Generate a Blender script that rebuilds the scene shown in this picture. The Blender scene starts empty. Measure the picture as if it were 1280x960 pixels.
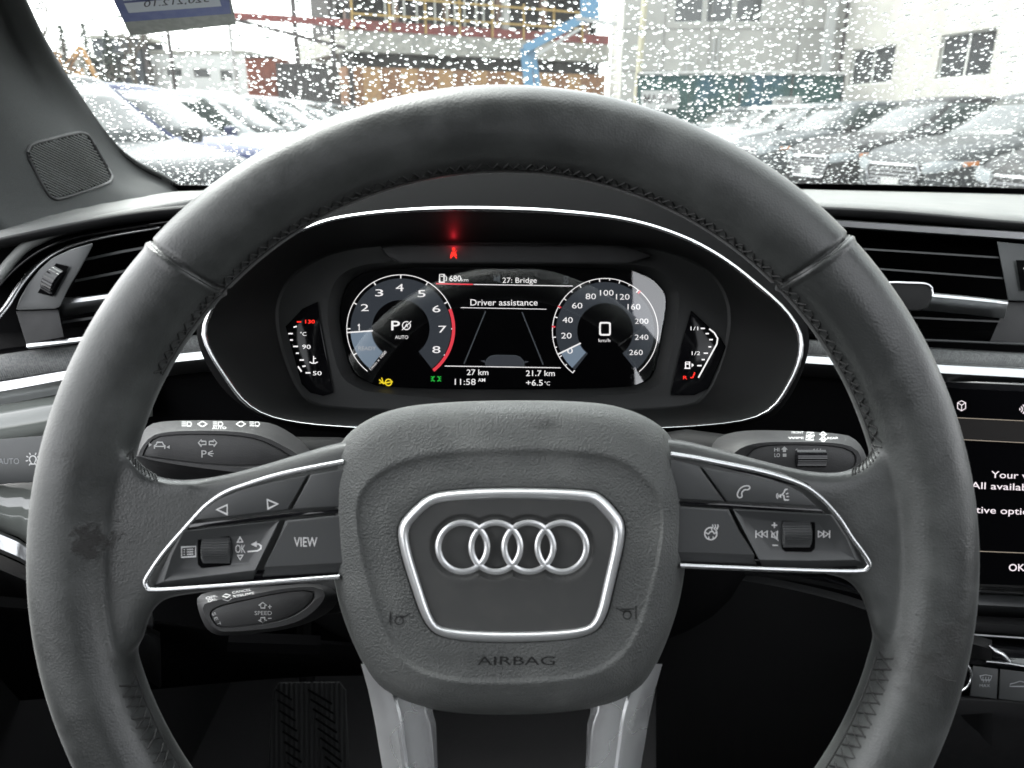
import bpy, bmesh, math, random
from mathutils import Vector, Matrix, Euler
from mathutils.bvhtree import BVHTree
import numpy as np
random.seed(7)
R = math.radians
SC = bpy.context.scene
COL = SC.collection
F, CX, CY = 960.0, 640.0, 480.0
PITCH = R(18.97)
CAM = Vector((0, 0, 1.25))
RC = Euler((R(90) - PITCH, 0, 0)).to_matrix()
EXPO = 0.0
# ------------------------------------------------------------------ frames
def K(px, py, D):
    """a point of the cabin, measured in the steering column's frame at depth D (metres)"""
    return CAM + RC @ Vector(((px - CX) * D / F, (CY - py) * D / F, -D))
def at(px, py, Y):
    d = RC @ Vector(((px - CX) / F, (CY - py) / F, -1))
    return CAM + d * (Y / d.y)
ROOT = {}
def thing(name, label, cat, org, tilt=True, group=None, rotz=0):
    o = bpy.data.objects.new(name, None); COL.objects.link(o)
    o.empty_display_size = .05
    m = Matrix.Translation(org) @ (RC.to_4x4() if tilt else Matrix.Rotation(rotz, 4, 'Z'))
    o.matrix_world = m; ROOT[o.name] = m
    o['label'] = label; o['category'] = cat
    if group: o['group'] = group
    return o
def tag(o, label=None, cat=None, group=None, kind=None):
    if label: o['label'] = label
    if cat: o['category'] = cat
    if group: o['group'] = group
    if kind: o['kind'] = kind
    return o
# ------------------------------------------------------------------ mesh builder
class MB:
    def __init__(s): s.v = []; s.f = []; s.m = []; s.cur = 0
    def add(s, vs, fs):
        n = len(s.v); s.v += [Vector(p) for p in vs]
        for f in fs: s.f.append(tuple(i + n for i in f)); s.m.append(s.cur)
        return s
    def box(s, c, h, rot=None):
        c = Vector(c); P = []
        for x in (-1, 1):
            for y in (-1, 1):
                for z in (-1, 1):
                    p = Vector((x*h[0], y*h[1], z*h[2]))
                    P.append(c + (rot @ p if rot else p))
        return s.add(P, [(0,1,3,2),(4,6,7,5),(0,4,5,1),(2,3,7,6),(0,2,6,4),(1,5,7,3)])
    def bar(s, a, b, w, h=None, up=(0,0,1)):
        a = Vector(a); b = Vector(b); h = h or w
        t = (b - a).normalized(); u = Vector(up)
        if abs(t.dot(u)) > .95: u = Vector((0, 1, 0))
        x = t.cross(u).normalized(); y = x.cross(t)
        P = [q + x*sx*w/2 + y*sy*h/2 for q in (a, b) for sx, sy in ((-1,-1),(1,-1),(1,1),(-1,1))]
        return s.add(P, [(3,2,1,0),(4,5,6,7),(0,1,5,4),(1,2,6,5),(2,3,7,6),(3,0,4,7)])
    def tube(s, path, r, seg=8, closed=False, flat=1.0, nrm=None):
        path = [Vector(p) for p in path]; n = len(path); P = []
        for i in range(n):
            a = path[(i-1) % n] if (closed or i > 0) else path[i]
            b = path[(i+1) % n] if (closed or i < n-1) else path[i]
            t = (b - a).normalized()
            u = Vector(nrm) if nrm is not None else Vector((0, 0, 1))
            if abs(t.dot(u)) > .97: u = Vector((.3, .9, .2)).normalized()
            x = t.cross(u).normalized(); y = x.cross(t)
            rr = r[i] if isinstance(r, (list, tuple)) else r
            for k in range(seg):
                a_ = 2*math.pi*k/seg
                P.append(path[i] + x*math.cos(a_)*rr + y*math.sin(a_)*rr*flat)
        fs = []
        for i in range(n if closed else n-1):
            j = (i+1) % n
            for k in range(seg):
                l = (k+1) % seg
                fs.append((i*seg+k, i*seg+l, j*seg+l, j*seg+k))
        if not closed:
            fs.append(tuple(range(seg))[::-1]); fs.append(tuple((n-1)*seg+k for k in range(seg)))
        return s.add(P, fs)
    def rings(s, rs, cap0=False, cap1=True, closed=True):
        n = len(rs[0]); P = [p for r in rs for p in r]; fs = []
        for i in range(len(rs)-1):
            for k in range(n if closed else n-1):
                l = (k+1) % n
                fs.append((i*n+k, i*n+l, (i+1)*n+l, (i+1)*n+k))
        s.add(P, fs)
        b = len(s.v) - len(P)
        if cap1: s.cap(list(range(b+(len(rs)-1)*n, b+len(rs)*n)))
        if cap0: s.cap(list(range(b, b+n))[::-1])
        return s
    def cap(s, idx):
        s.f.append(tuple(idx)); s.m.append(s.cur)
    def mesh(s, me, fn):
        n = len(s.v)
        s.v += [fn(v.co) for v in me.vertices]
        for p in me.polygons: s.f.append(tuple(i + n for i in p.vertices)); s.m.append(s.cur)
        return s
    def build(s, name, mat, parent=None, smooth=40, recalc=True, solid=0, label=None):
        M = Matrix.Identity(4); p = parent
        while p is not None:
            if p.name in ROOT: M = ROOT[p.name]; break
            p = p.parent
        I = M.inverted()
        me = bpy.data.meshes.new(name)
        me.from_pydata([tuple(I @ v) for v in s.v], [], s.f)
        mats = mat if isinstance(mat, (list, tuple)) else [mat]
        for m in mats: me.materials.append(m)
        if len(mats) > 1:
            for i, p_ in enumerate(me.polygons): p_.material_index = s.m[i]
        bm = bmesh.new(); bm.from_mesh(me)
        bmesh.ops.remove_doubles(bm, verts=bm.verts, dist=1e-6)
        big = [f for f in bm.faces if len(f.verts) > 4]
        if big: bmesh.ops.triangulate(bm, faces=big)
        if recalc: bmesh.ops.recalc_face_normals(bm, faces=bm.faces)
        bm.to_mesh(me); bm.free()
        if smooth:
            me.shade_smooth(); me.set_sharp_from_angle(angle=R(smooth))
        o = bpy.data.objects.new(name, me); COL.objects.link(o)
        if parent is not None: o.parent = parent
        if solid:
            md = o.modifiers.new('thickness', 'SOLIDIFY'); md.thickness = solid; md.offset = -1
        if label: o['label'] = label
        return o
# ------------------------------------------------------------------ 2-D helpers (column frame, 1 unit = the column drawing's unit)
def chaikin(p, n=2, closed=True, k=.25):
    for _ in range(n):
        q = []
        m = len(p)
        rng = range(m) if closed else range(m-1)
        if not closed: q.append(p[0])
        for i in rng:
            a, b = p[i], p[(i+1) % m]
            q.append(tuple(a[j]*(1-k)+b[j]*k for j in range(len(a))))
            q.append(tuple(a[j]*k+b[j]*(1-k) for j in range(len(a))))
        if not closed: q.append(p[-1])
        p = q
    return p
def catmull(p, n=6, closed=False):
    out = []; m = len(p)
    g = lambda i: p[i % m] if closed else p[max(0, min(m-1, i))]
    for i in range(m if closed else m-1):
        a, b, c, d = g(i-1), g(i), g(i+1), g(i+2)
        for k in range(n):
            t = k/n
            out.append(tuple(.5*((2*b[j]) + (c[j]-a[j])*t + (2*a[j]-5*b[j]+4*c[j]-d[j])*t*t + (-a[j]+3*b[j]-3*c[j]+d[j])*t**3) for j in range(len(b))))
    if not closed: out.append(p[-1])
    return out
def polar(pts, c, N=96):
    out = []; m = len(pts)
    for i in range(N):
        a = 2*math.pi*i/N; dx, dy = math.cos(a), math.sin(a); best = None
        for k in range(m):
            x1, y1 = pts[k][0]-c[0], pts[k][1]-c[1]; x2, y2 = pts[(k+1) % m][0]-c[0], pts[(k+1) % m][1]-c[1]
            ex, ey = x2-x1, y2-y1; den = dx*ey - dy*ex
            if abs(den) < 1e-12: continue
            t = (x1*ey - y1*ex)/den; u = (x1*dy - y1*dx)/den
            if t > 0 and -1e-9 <= u <= 1+1e-9 and (best is None or t > best): best = t
        out.append((c[0]+dx*(best or 1), c[1]+dy*(best or 1)))
    return out
def inset(p, d):
    m = len(p); A = sum(p[i][0]*p[(i+1) % m][1]-p[(i+1) % m][0]*p[i][1] for i in range(m))
    sg = 1 if A > 0 else -1; out = []
    for i in range(m):
        a, b, c = p[i-1], p[i], p[(i+1) % m]
        e1 = Vector((b[0]-a[0], b[1]-a[1])); e2 = Vector((c[0]-b[0], c[1]-b[1]))
        if e1.length < 1e-9 or e2.length < 1e-9: out.append(b[:2]); continue
        e1.normalize(); e2.normalize()
        n1 = Vector((-e1.y, e1.x))*sg; n2 = Vector((-e2.y, e2.x))*sg
        n = n1+n2
        if n.length < 1e-6: n = n1.copy()
        n.normalize(); k = d/max(.5, n.dot(n1))
        out.append((b[0]+n.x*k, b[1]+n.y*k))
    return out
def plate(mb, pts, D, back, bev=3, nb=3, dz=None):
    """a solid panel with rounded edges: outline pts, front at depth D, back at depth `back`"""
    dz = dz if dz is not None else bev*D/F
    rs = [[K(x, y, back) for x, y in pts]]
    for i in range(nb+1):
        a = math.pi/2*i/nb
        q = inset(pts, bev*(1-math.cos(a)))
        rs.append([K(x, y, D + dz*(1-math.sin(a))) for x, y in q])
    mb.rings(rs, cap0=True, cap1=True)
    return mb
def arc(cx, cy, r, a0, a1, n=24):
    return [(cx+r*math.cos(R(a0+(a1-a0)*i/n)), cy-r*math.sin(R(a0+(a1-a0)*i/n))) for i in range(n+1)]
def stroke(mb, pts, w, D, closed=False, taper=None):
    m = len(pts); L = []; Q = []
    for i in range(m):
        a = pts[i-1] if (closed or i > 0) else pts[i]
        b = pts[(i+1) % m] if (closed or i < m-1) else pts[i]
        t = Vector((b[0]-a[0], b[1]-a[1]))
        if t.length < 1e-9: t = Vector((1, 0))
        t.normalize(); n = Vector((-t.y, t.x)); k = 1.0
        if 0 < i < m-1 or closed:
            e = Vector((pts[i][0]-a[0], pts[i][1]-a[1]))
            if e.length > 1e-9:
                e.normalize(); k = 1/max(.5, abs(n.dot(Vector((-e.y, e.x)))))
        Q.append(K(pts[i][0]+n.x*w/2*k, pts[i][1]+n.y*w/2*k, D)); Q.append(K(pts[i][0]-n.x*w/2*k, pts[i][1]-n.y*w/2*k, D))
    fs = [(2*i, 2*i+1, 2*((i+1) % m)+1, 2*((i+1) % m)) for i in range(m if closed else m-1)]
    mb.add(Q, fs); return mb
def fill(mb, pts, D):
    n = len(mb.v); mb.v += [K(x, y, D) for x, y in pts]; mb.cap(list(range(n, n+len(pts)))); return mb
_tc = {}
def tmesh(s, bold=0):
    if (s, bold) in _tc: return _tc[(s, bold)]
    cu = bpy.data.curves.new('lettering', 'FONT'); cu.body = s; cu.size = 1; cu.resolution_u = 3; cu.offset = bold
    cu.align_x = 'LEFT'
    o = bpy.data.objects.new('lettering', cu); COL.objects.link(o)
    bpy.context.view_layer.update()
    dg = bpy.context.evaluated_depsgraph_get()
    me = bpy.data.meshes.new_from_object(o.evaluated_get(dg))
    bpy.data.objects.remove(o); bpy.data.curves.remove(cu)
    xs = [v.co.x for v in me.vertices]; ys = [v.co.y for v in me.vertices]
    _tc[(s, bold)] = (me, min(xs), max(xs), min(ys), max(ys))
    return _tc[(s, bold)]
CAPH = None
def text(mb, s, x, y, h, D, w=None, al='c', rot=0, bold=.012, mirror=False, fit=False):
    """s centred on (x, y), cap height h, optionally total width w"""
    global CAPH
    if CAPH is None:
        t = tmesh('H', 0); CAPH = t[4]
    me, x0, x1, y0, y1 = tmesh(s, bold)
    sy = h/((y1-y0) if fit else CAPH); sx = sy if w is None else w/(x1-x0)
    W = (x1-x0)*sx
    ox = {'c': -W/2, 'l': 0, 'r': -W}[al]; ca, sa = math.cos(R(rot)), math.sin(R(rot))
    ym = (y0+y1)/2 if fit else CAPH/2
    def fn(c):
        u = (c.x-x0)*sx+ox
        if mirror: u = -u
        v = (c.y-ym)*sy
        return K(x+u*ca-v*sa*1.0, y-(u*sa+v*ca), D)
    mb.mesh(me, fn); return mb
def sheet(mb, rows, n=6, k=K, cols=True):
    """a surface through rows of points (x, y, depth)"""
    rr = [catmull(r, n) for r in rows] if n > 1 else rows
    m = len(rr[0]); P = [k(*p) for r in rr for p in r]
    fs = [(i*m+j, i*m+j+1, (i+1)*m+j+1, (i+1)*m+j) for i in range(len(rr)-1) for j in range(m-1)]
    mb.add(P, fs); return mb
# ------------------------------------------------------------------ materials
def mat(name, col=(.5,.5,.5), rough=.5, metal=0, spec=.5, coat=0, coat_rough=.03, noise=None, rnoise=None, bump=None, emit=None, estr=1, ior=1.5):
    m = bpy.data.materials.new(name); m.use_nodes = True
    nt = m.node_tree; N = nt.nodes; L = nt.links; b = N['Principled BSDF']
    b.inputs['Base Color'].default_value = (*col, 1); b.inputs['Roughness'].default_value = rough
    b.inputs['Metallic'].default_value = metal; b.inputs['Specular IOR Level'].default_value = spec
    b.inputs['Coat Weight'].default_value = coat; b.inputs['Coat Roughness'].default_value = coat_rough
    if emit:
        b.inputs['Emission Color'].default_value = (*emit, 1); b.inputs['Emission Strength'].default_value = estr
    tc = N.new('ShaderNodeTexCoord')
    if noise:   # (scale, colour 2, detail, lo, hi)
        sc, c2, det, lo, hi = noise
        n = N.new('ShaderNodeTexNoise'); n.inputs['Scale'].default_value = sc; n.inputs['Detail'].default_value = det
        L.new(tc.outputs['Object'], n.inputs['Vector'])
        r = N.new('ShaderNodeMapRange'); r.inputs[1].default_value = lo; r.inputs[2].default_value = hi
        L.new(n.outputs['Fac'], r.inputs[0])
        mx = N.new('ShaderNodeMix'); mx.data_type = 'RGBA'
        mx.inputs[6].default_value = (*col, 1); mx.inputs[7].default_value = (*c2, 1)
        L.new(r.outputs[0], mx.inputs[0]); L.new(mx.outputs[2], b.inputs['Base Color'])
    if rnoise:  # (scale, rough2, detail)
        n = N.new('ShaderNodeTexNoise'); n.inputs['Scale'].default_value = rnoise[0]; n.inputs['Detail'].default_value = rnoise[2]
        L.new(tc.outputs['Object'], n.inputs['Vector'])
        r = N.new('ShaderNodeMapRange'); r.inputs[1].default_value = .35; r.inputs[2].default_value = .65
        r.inputs[3].default_value = rough; r.inputs[4].default_value = rnoise[1]
        L.new(n.outputs['Fac'], r.inputs[0]); L.new(r.outputs[0], b.inputs['Roughness'])
    if bump:    # list of (kind, scale, distance)
        prev = None
        for kind, sc, dist in bump:
            if kind == 'voronoi':
                n = N.new('ShaderNodeTexVoronoi'); out = n.outputs['Distance']
            elif kind == 'wave':
                n = N.new('ShaderNodeTexWave'); out = n.outputs['Fac']
            else:
                n = N.new('ShaderNodeTexNoise'); n.inputs['Detail'].default_value = 4; out = n.outputs['Fac']
            n.inputs['Scale'].default_value = sc
            L.new(tc.outputs['Object'], n.inputs['Vector'])
            bp = N.new('ShaderNodeBump'); bp.inputs['Strength'].default_value = 1; bp.inputs['Distance'].default_value = dist
            L.new(out, bp.inputs['Height'])
            if prev: L.new(prev.outputs[0], bp.inputs['Normal'])
            prev = bp
        L.new(prev.outputs[0], b.inputs['Normal'])
    return m
def glow(name, col, s=1.0):
    m = bpy.data.materials.new(name); m.use_nodes = True
    N = m.node_tree.nodes; b = N['Principled BSDF']
    b.inputs['Base Color'].default_value = (.01, .01, .01, 1); b.inputs['Specular IOR Level'].default_value = 0
    b.inputs['Emission Color'].default_value = (*col, 1); b.inputs['Emission Strength'].default_value = s/2**EXPO
    return m
def glassy(name, tint=(.95,.97,.96), ior=1.45, rough=0.0, veil=0):
    """thin pane: lets light straight through and mirrors by Fresnel"""
    m = bpy.data.materials.new(name); m.use_nodes = True
    nt = m.node_tree; N = nt.nodes; L = nt.links; N.remove(N['Principled BSDF'])
    t = N.new('ShaderNodeBsdfTransparent'); t.inputs[0].default_value = (*tint, 1)
    g = N.new('ShaderNodeBsdfGlossy'); g.inputs['Roughness'].default_value = rough
    f = N.new('ShaderNodeFresnel'); f.inputs[0].default_value = ior
    ge = N.new('ShaderNodeNewGeometry'); sb = N.new('ShaderNodeMath'); sb.operation = 'SUBTRACT'; sb.inputs[0].default_value = 1; L.new(ge.outputs['Backfacing'], sb.inputs[1])
    mu = N.new('ShaderNodeMath'); mu.operation = 'MULTIPLY'; L.new(f.outputs[0], mu.inputs[0]); L.new(sb.outputs[0], mu.inputs[1])
    x = N.new('ShaderNodeMixShader'); L.new(mu.outputs[0], x.inputs[0]); L.new(t.outputs[0], x.inputs[1]); L.new(g.outputs[0], x.inputs[2])
    if veil:   # pale translucent mix standing in for veiling glare
        tl = N.new('ShaderNodeBsdfTranslucent'); tl.inputs[0].default_value = (.9, .93, .92, 1); y = N.new('ShaderNodeMixShader')
        fm = N.new('ShaderNodeMath'); fm.operation = 'MULTIPLY'; fm.inputs[1].default_value = veil; L.new(sb.outputs[0], fm.inputs[0]); L.new(fm.outputs[0], y.inputs[0])
        L.new(x.outputs[0], y.inputs[1]); L.new(tl.outputs[0], y.inputs[2]); x = y
    L.new(x.outputs[0], N['Material Output'].inputs[0])
    return m

def project(mb, objs, out=.0002):
    """lay printed marks onto the surface of a solid, seen along the lines they were drawn on"""
    if not isinstance(objs, (list, tuple)): objs = [objs]
    trees = []
    for o in objs:
        p = o; Mx = Matrix.Identity(4)
        while p is not None:
            if p.name in ROOT: Mx = ROOT[p.name]; break
            p = p.parent
        b = bmesh.new(); b.from_mesh(o.data); b.transform(Mx); trees.append(BVHTree.FromBMesh(b)); b.free()
    for i, v in enumerate(mb.v):
        d = (v-CAM).normalized(); best = None
        for t in trees:
            h = t.ray_cast(CAM, d)
            if h[0] is not None and (best is None or h[3] < best): best = h[3]
        if best is not None: mb.v[i] = CAM + d*(best-out)
    return mb
DROPS = 15000
EXPO = 2.68
M = {}
M['plastic'] = mat('black_plastic', (.022,.022,.023), .5, bump=[('noise', 1500, .00012)], rnoise=(60, .62, 3))
M['plastic2'] = mat('soft_black_plastic', (.008,.008,.0085), .65, spec=.25, bump=[('noise', 1200, .0001)])
M['dark'] = mat('deep_black', (.003,.003,.0033), .9, spec=.03)
M['gloss'] = mat('gloss_black', (.006,.006,.007), .06, coat=.5)
M['button'] = mat('button_plastic', (.042,.044,.045), .42, bump=[('noise', 2500, .00005)], rnoise=(90, .5, 3))
M['chrome'] = mat('satin_chrome', (.66,.67,.68), .27, metal=1, bump=[('noise', 500, .00004)])
M['satin'] = mat('satin_metal', (.55,.56,.57), .32, metal=1, bump=[('noise', 900, .00006)])
M['alu'] = mat('brushed_spoke', (.84,.85,.86), .2, metal=.8, rnoise=(25, .36, 3), bump=[('noise', 700, .00005)])
M['white'] = mat('white_print', (.62,.62,.62), .6)
M['print_mid'] = mat('stalk_print', (.4,.4,.4), .6)
M['print_dim'] = mat('dim_print', (.28,.29,.3), .6)
M['padtop'] = mat('dash_pad', (.11,.113,.11), .55, bump=[('voronoi', 900, .0003)], noise=(25, (.135,.135,.13), 4, .4, .7))
M['trimgrey'] = mat('grey_trim', (.045,.048,.049), .38, bump=[('noise', 1500, .00006)])
M['fabric'] = mat('woven_inlay', (.09,.095,.095), .6, bump=[('wave', 260, .0004)], noise=(600, (.14,.145,.145), 2, .4, .6))
M['glossgrey'] = mat('smoky_gloss_panel', (.2,.215,.2), .08, coat=.6, spec=.8)
M['pillar'] = mat('pillar_cloth', (.026,.028,.028), .85, bump=[('noise', 1800, .0003)], noise=(1500, (.034,.036,.036), 2, .4, .6))
M['tub'] = mat('cluster_tub', (.009,.0095,.0095), .6, spec=.25, bump=[('noise', 1400, .00012)])
M['tubgrey'] = mat('cluster_frame', (.021,.022,.022), .5, spec=.4, bump=[('noise', 1600, .0001)])
M['carpet'] = mat('carpet', (.012,.012,.013), .95, bump=[('noise', 700, .002)])
M['lcd'] = mat('display_black', (.002,.002,.0025), .3, spec=.0)
M['lens'] = mat('gauge_lens', (.005,.005,.006), .1, spec=.25)
M['cover'] = glassy('cover_glass', (.97,.97,.97), 2.2, rough=.02)
M['letter_dark'] = mat('embossed_letters', (.012,.012,.012), .45)

def scuffs(m):
    nt = m.node_tree; N = nt.nodes; L = nt.links; b = N['Principled BSDF']; src = b.inputs['Base Color'].links[0].from_socket
    tc = N.new('ShaderNodeTexCoord'); mp = N.new('ShaderNodeMapping'); mp.inputs['Scale'].default_value = (45, 150, 60); mp.inputs['Rotation'].default_value = (0, 0, .25)
    n = N.new('ShaderNodeTexNoise'); n.inputs['Scale'].default_value = 1; n.inputs['Detail'].default_value = 8; n.inputs['Roughness'].default_value = .7
    L.new(tc.outputs['Object'], mp.inputs[0]); L.new(mp.outputs[0], n.inputs['Vector'])
    r = N.new('ShaderNodeMapRange'); r.inputs[1].default_value = .55; r.inputs[2].default_value = .68; r.inputs[4].default_value = .6; L.new(n.outputs['Fac'], r.inputs[0])
    sx = N.new('ShaderNodeSeparateXYZ'); L.new(tc.outputs['Object'], sx.inputs[0])
    r2 = N.new('ShaderNodeMapRange'); r2.inputs[1].default_value = .030; r2.inputs[2].default_value = .046; L.new(sx.outputs[1], r2.inputs[0])
    mu = N.new('ShaderNodeMath'); mu.operation = 'MULTIPLY'; L.new(r.outputs[0], mu.inputs[0]); L.new(r2.outputs[0], mu.inputs[1])
    mx = N.new('ShaderNodeMix'); mx.data_type = 'RGBA'; L.new(mu.outputs[0], mx.inputs[0]); L.new(src, mx.inputs[6]); mx.inputs[7].default_value = (.018, .018, .018, 1)
    L.new(mx.outputs[2], b.inputs['Base Color'])
# leather with wear
def leather():
    m = bpy.data.materials.new('worn_leather'); m.use_nodes = True
    nt = m.node_tree; N = nt.nodes; L = nt.links; b = N['Principled BSDF']
    tc = N.new('ShaderNodeTexCoord')
    def noise(sc, det, rough=.5):
        n = N.new('ShaderNodeTexNoise'); n.inputs['Scale'].default_value = sc; n.inputs['Detail'].default_value = det
        n.inputs['Roughness'].default_value = rough; L.new(tc.outputs['Object'], n.inputs['Vector']); return n.outputs['Fac']
    def rng(src, a, b_, c, d):
        r = N.new('ShaderNodeMapRange'); r.inputs[1].default_value = a; r.inputs[2].default_value = b_
        r.inputs[3].default_value = c; r.inputs[4].default_value = d; L.new(src, r.inputs[0]); return r.outputs[0]
    def math_(op, a, b_=None):
        n = N.new('ShaderNodeMath'); n.operation = op
        for i, q in enumerate((a, b_)):
            if q is None: continue
            if isinstance(q, (int, float)): n.inputs[i].default_value = q
            else: L.new(q, n.inputs[i])
        return n.outputs[0]
    wear = rng(noise(22, 6, .65), .42, .66, 0, 1)
    ws = []
    org = WORG
    I = (Matrix.Translation(org) @ RC.to_4x4()).inverted()
    for (px, py, D, rad, amp) in ((112, 683, .283, .0085, 1.0), (133, 672, .283, .007, .9), (1165, 835, .283, .014, .55), (1185, 800, .285, .012, .5), (75, 790, .29, .01, .35), (98, 575, .285, .008, .3)):
        p = I @ K(px, py, D)
        vm = N.new('ShaderNodeVectorMath'); vm.operation = 'DISTANCE'; L.new(tc.outputs['Object'], vm.inputs[0]); vm.inputs[1].default_value = p
        d = math_('ADD', vm.outputs['Value'], rng(noise(160, 6, .7), .3, .7, -rad*.8, rad*.8))
        ws.append(rng(d, rad*1.1, rad*(.7 if amp > .8 else .1), 0, amp))
    w = ws[0]
    for q in ws[1:]: w = math_('MAXIMUM', w, q)
    fl = rng(noise(700, 5, .75), .35, .6, .8, 1)
    w2 = math_('MULTIPLY', w, fl)
    mx = N.new('ShaderNodeMix'); mx.data_type = 'RGBA'; mx.inputs[6].default_value = (.028,.030,.0295,1); mx.inputs[7].default_value = (.058,.0615,.060,1)
    L.new(wear, mx.inputs[0])
    mx2 = N.new('ShaderNodeMix'); mx2.data_type = 'RGBA'; L.new(mx.outputs[2], mx2.inputs[6]); mx2.inputs[7].default_value = (.008,.007,.006,1)
    L.new(math_('MULTIPLY', w2, .95), mx2.inputs[0]); L.new(mx2.outputs[2], b.inputs['Base Color'])
    L.new(math_('ADD', rng(wear, 0, 1, .34, .54), math_('MULTIPLY', w, .2)), b.inputs['Roughness'])
    b.inputs['Specular IOR Level'].default_value = .6
    b.inputs['Sheen Weight'].default_value = .16; b.inputs['Sheen Roughness'].default_value = .35
    v = N.new('ShaderNodeTexVoronoi'); v.inputs['Scale'].default_value = 1200; L.new(tc.outputs['Object'], v.inputs['Vector'])
    b1 = N.new('ShaderNodeBump'); b1.inputs['Distance'].default_value = .00006; L.new(v.outputs['Distance'], b1.inputs['Height'])
    b2 = N.new('ShaderNodeBump'); b2.inputs['Distance'].default_value = .0005; b2.inputs['Strength'].default_value = .5
    L.new(noise(70, 4), b2.inputs['Height']); L.new(b1.outputs[0], b2.inputs['Normal'])
    b3 = N.new('ShaderNodeBump'); b3.inputs['Distance'].default_value = .00022; L.new(math_('MULTIPLY', w, noise(450, 5)), b3.inputs['Height']); L.new(b2.outputs[0], b3.inputs['Normal'])
    L.new(b3.outputs[0], b.inputs['Normal'])
    return m
WORG = K(632, 692, .31)
M['leather'] = leather()
M['hub'] = mat('airbag_cover_plastic', (.072,.0755,.0735), .5, bump=[('voronoi', 1300, .00034), ('noise', 2200, .00008)], noise=(38, (.11,.114,.11), 9, .5, .75), rnoise=(45, .66, 6))
scuffs(M['hub'])
M['hubflat'] = mat('badge_field_plastic', (.052,.053,.052), .5, bump=[('noise', 2600, .00004)], noise=(80, (.06,.06,.058), 5, .5, .7))
M['thread'] = mat('black_thread', (.018,.018,.018), .6)
M['badge'] = mat('satin_badge_metal', (.85,.86,.87), .36, metal=.85, bump=[('noise', 500, .00004)])

# =================================================================== STEERING WHEEL
wheel = thing('steering_wheel', 'worn black leather steering wheel with four-ring emblem on its hub', 'steering wheel', WORG)
WC = (629, 695)
def rim_r(a):
    """inner / outer radius of the rim in drawing units at angle a (degrees, 0 = right, 90 = up)"""
    s = math.sin(R(a)); ro, ri = 584.0, 482.0
    for c in (28, 152):        # thumb rests
        d = ((a-c+180) % 360)-180; ri -= 0*d
    if s < 0:
        lim = 508/max(.35, -s); e = 14
        ro2 = (ro**-e + lim**-e)**(-1/e); ri = ri - (ro-ro2)*.95; ro = ro2
    return ri, ro
def build_rim():
    mb = MB(); N, S = 300, 36; rs = []
    for i in range(N):
        a = 360*i/N; ri, ro = rim_r(a); rc, hw = (ri+ro)/2, (ro-ri)/2
        hw2 = hw*.3/F*1.0
        ring = []
        for k in range(S):
            t = 2*math.pi*k/S
            ct, st = math.cos(t), math.sin(t)
            e = 2/2.25
            u = math.copysign(abs(ct)**e, ct); w = math.copysign(abs(st)**e, st)
            r = rc + hw*u
            p = K(WC[0]+r*math.cos(R(a)), WC[1]-r*math.sin(R(a)), .30)
            ring.append(p + RC @ Vector((0, 0, w*.0172)))
        rs.append(ring)
    mb.rings(rs + [rs[0]], cap1=False)
    L = [(120,520),(150,548),(168,574),(190,594),(220,601),(262,598),(310,587),(360,572),(425,552),(480,545),(480,728),(425,722),(300,736),(215,744),(194,756),(184,778),(178,806),(120,850),(85,760),(80,620)]
    Rr = [(1140,500),(1112,530),(1095,560),(1078,581),(1050,592),(1010,590),(960,578),(900,562),(850,549),(790,545),(790,708),(855,706),(960,710),(1050,718),(1072,735),(1084,762),(1092,800),(1150,840),(1190,760),(1190,600)]
    for q in (L, Rr):
        q = chaikin(q, 2)
        plate(mb, q, .2925, .316, bev=22, nb=5, dz=.006)
    o = mb.build('rim', M['leather'], wheel, smooth=0)
    md = o.modifiers.new('r', 'REMESH'); md.mode = 'VOXEL'; md.voxel_size = .00105
    md = o.modifiers.new('s', 'SMOOTH'); md.factor = .5; md.iterations = 26
    bpy.context.view_layer.update()
    dg = bpy.context.evaluated_depsgraph_get()
    me = bpy.data.meshes.new_from_object(o.evaluated_get(dg))
    o.modifiers.clear(); o.data = me
    # leather seams pressed into the surface
    n = len(me.vertices); co = np.empty(n*3); me.vertices.foreach_get('co', co); co = co.reshape(-1, 3)
    no = np.empty(n*3); me.vertices.foreach_get('normal', no); no = no.reshape(-1, 3)
    I = ROOT[wheel.name].inverted()
    for (x1, y1, x2, y2) in ((190,305,280,370), (1058,298,975,360)):
        a = np.array(I @ K(x1, y1, .285)); b = np.array(I @ K(x2, y2, .285)); d = (b-a); d[2] = 0
        nn = np.array((-d[1], d[0], 0)); nn /= np.linalg.norm(nn)
        if nn[1] > 0: nn = -nn
        dist = (co-a) @ nn
        near = (np.abs(co[:,0]-(a[0]+b[0])/2) < .035) & (np.abs(co[:,1]-(a[1]+b[1])/2) < .035)
        g = -np.exp(-(dist/.0008)**2)*.0016 + np.exp(-((dist-.0019)/.0012)**2)*.0007
        co += no*(g*near)[:,None]
    me.vertices.foreach_set('co', co.reshape(-1)); me.update()
    me.shade_smooth()
    if not me.materials: me.materials.append(M['leather'])
    return o
rim = build_rim()
bmr = bmesh.new(); bmr.from_mesh(rim.data); BV = BVHTree.FromBMesh(bmr)
WI = ROOT[wheel.name].inverted(); WM = ROOT[wheel.name]
def snap(p, out=.0003):
    q = WI @ p; l, nrm, i, d = BV.find_nearest(q)
    return WM @ (l + nrm*out)
def sect(a, phi):
    ri, ro = rim_r(a); rc, hw = (ri+ro)/2, (ro-ri)/2
    r = rc + hw*math.cos(R(phi)); z = .0172*math.sin(R(phi))
    return K(WC[0]+r*math.cos(R(a)), WC[1]-r*math.sin(R(a)), .30) + RC @ Vector((0,0,z))
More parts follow.
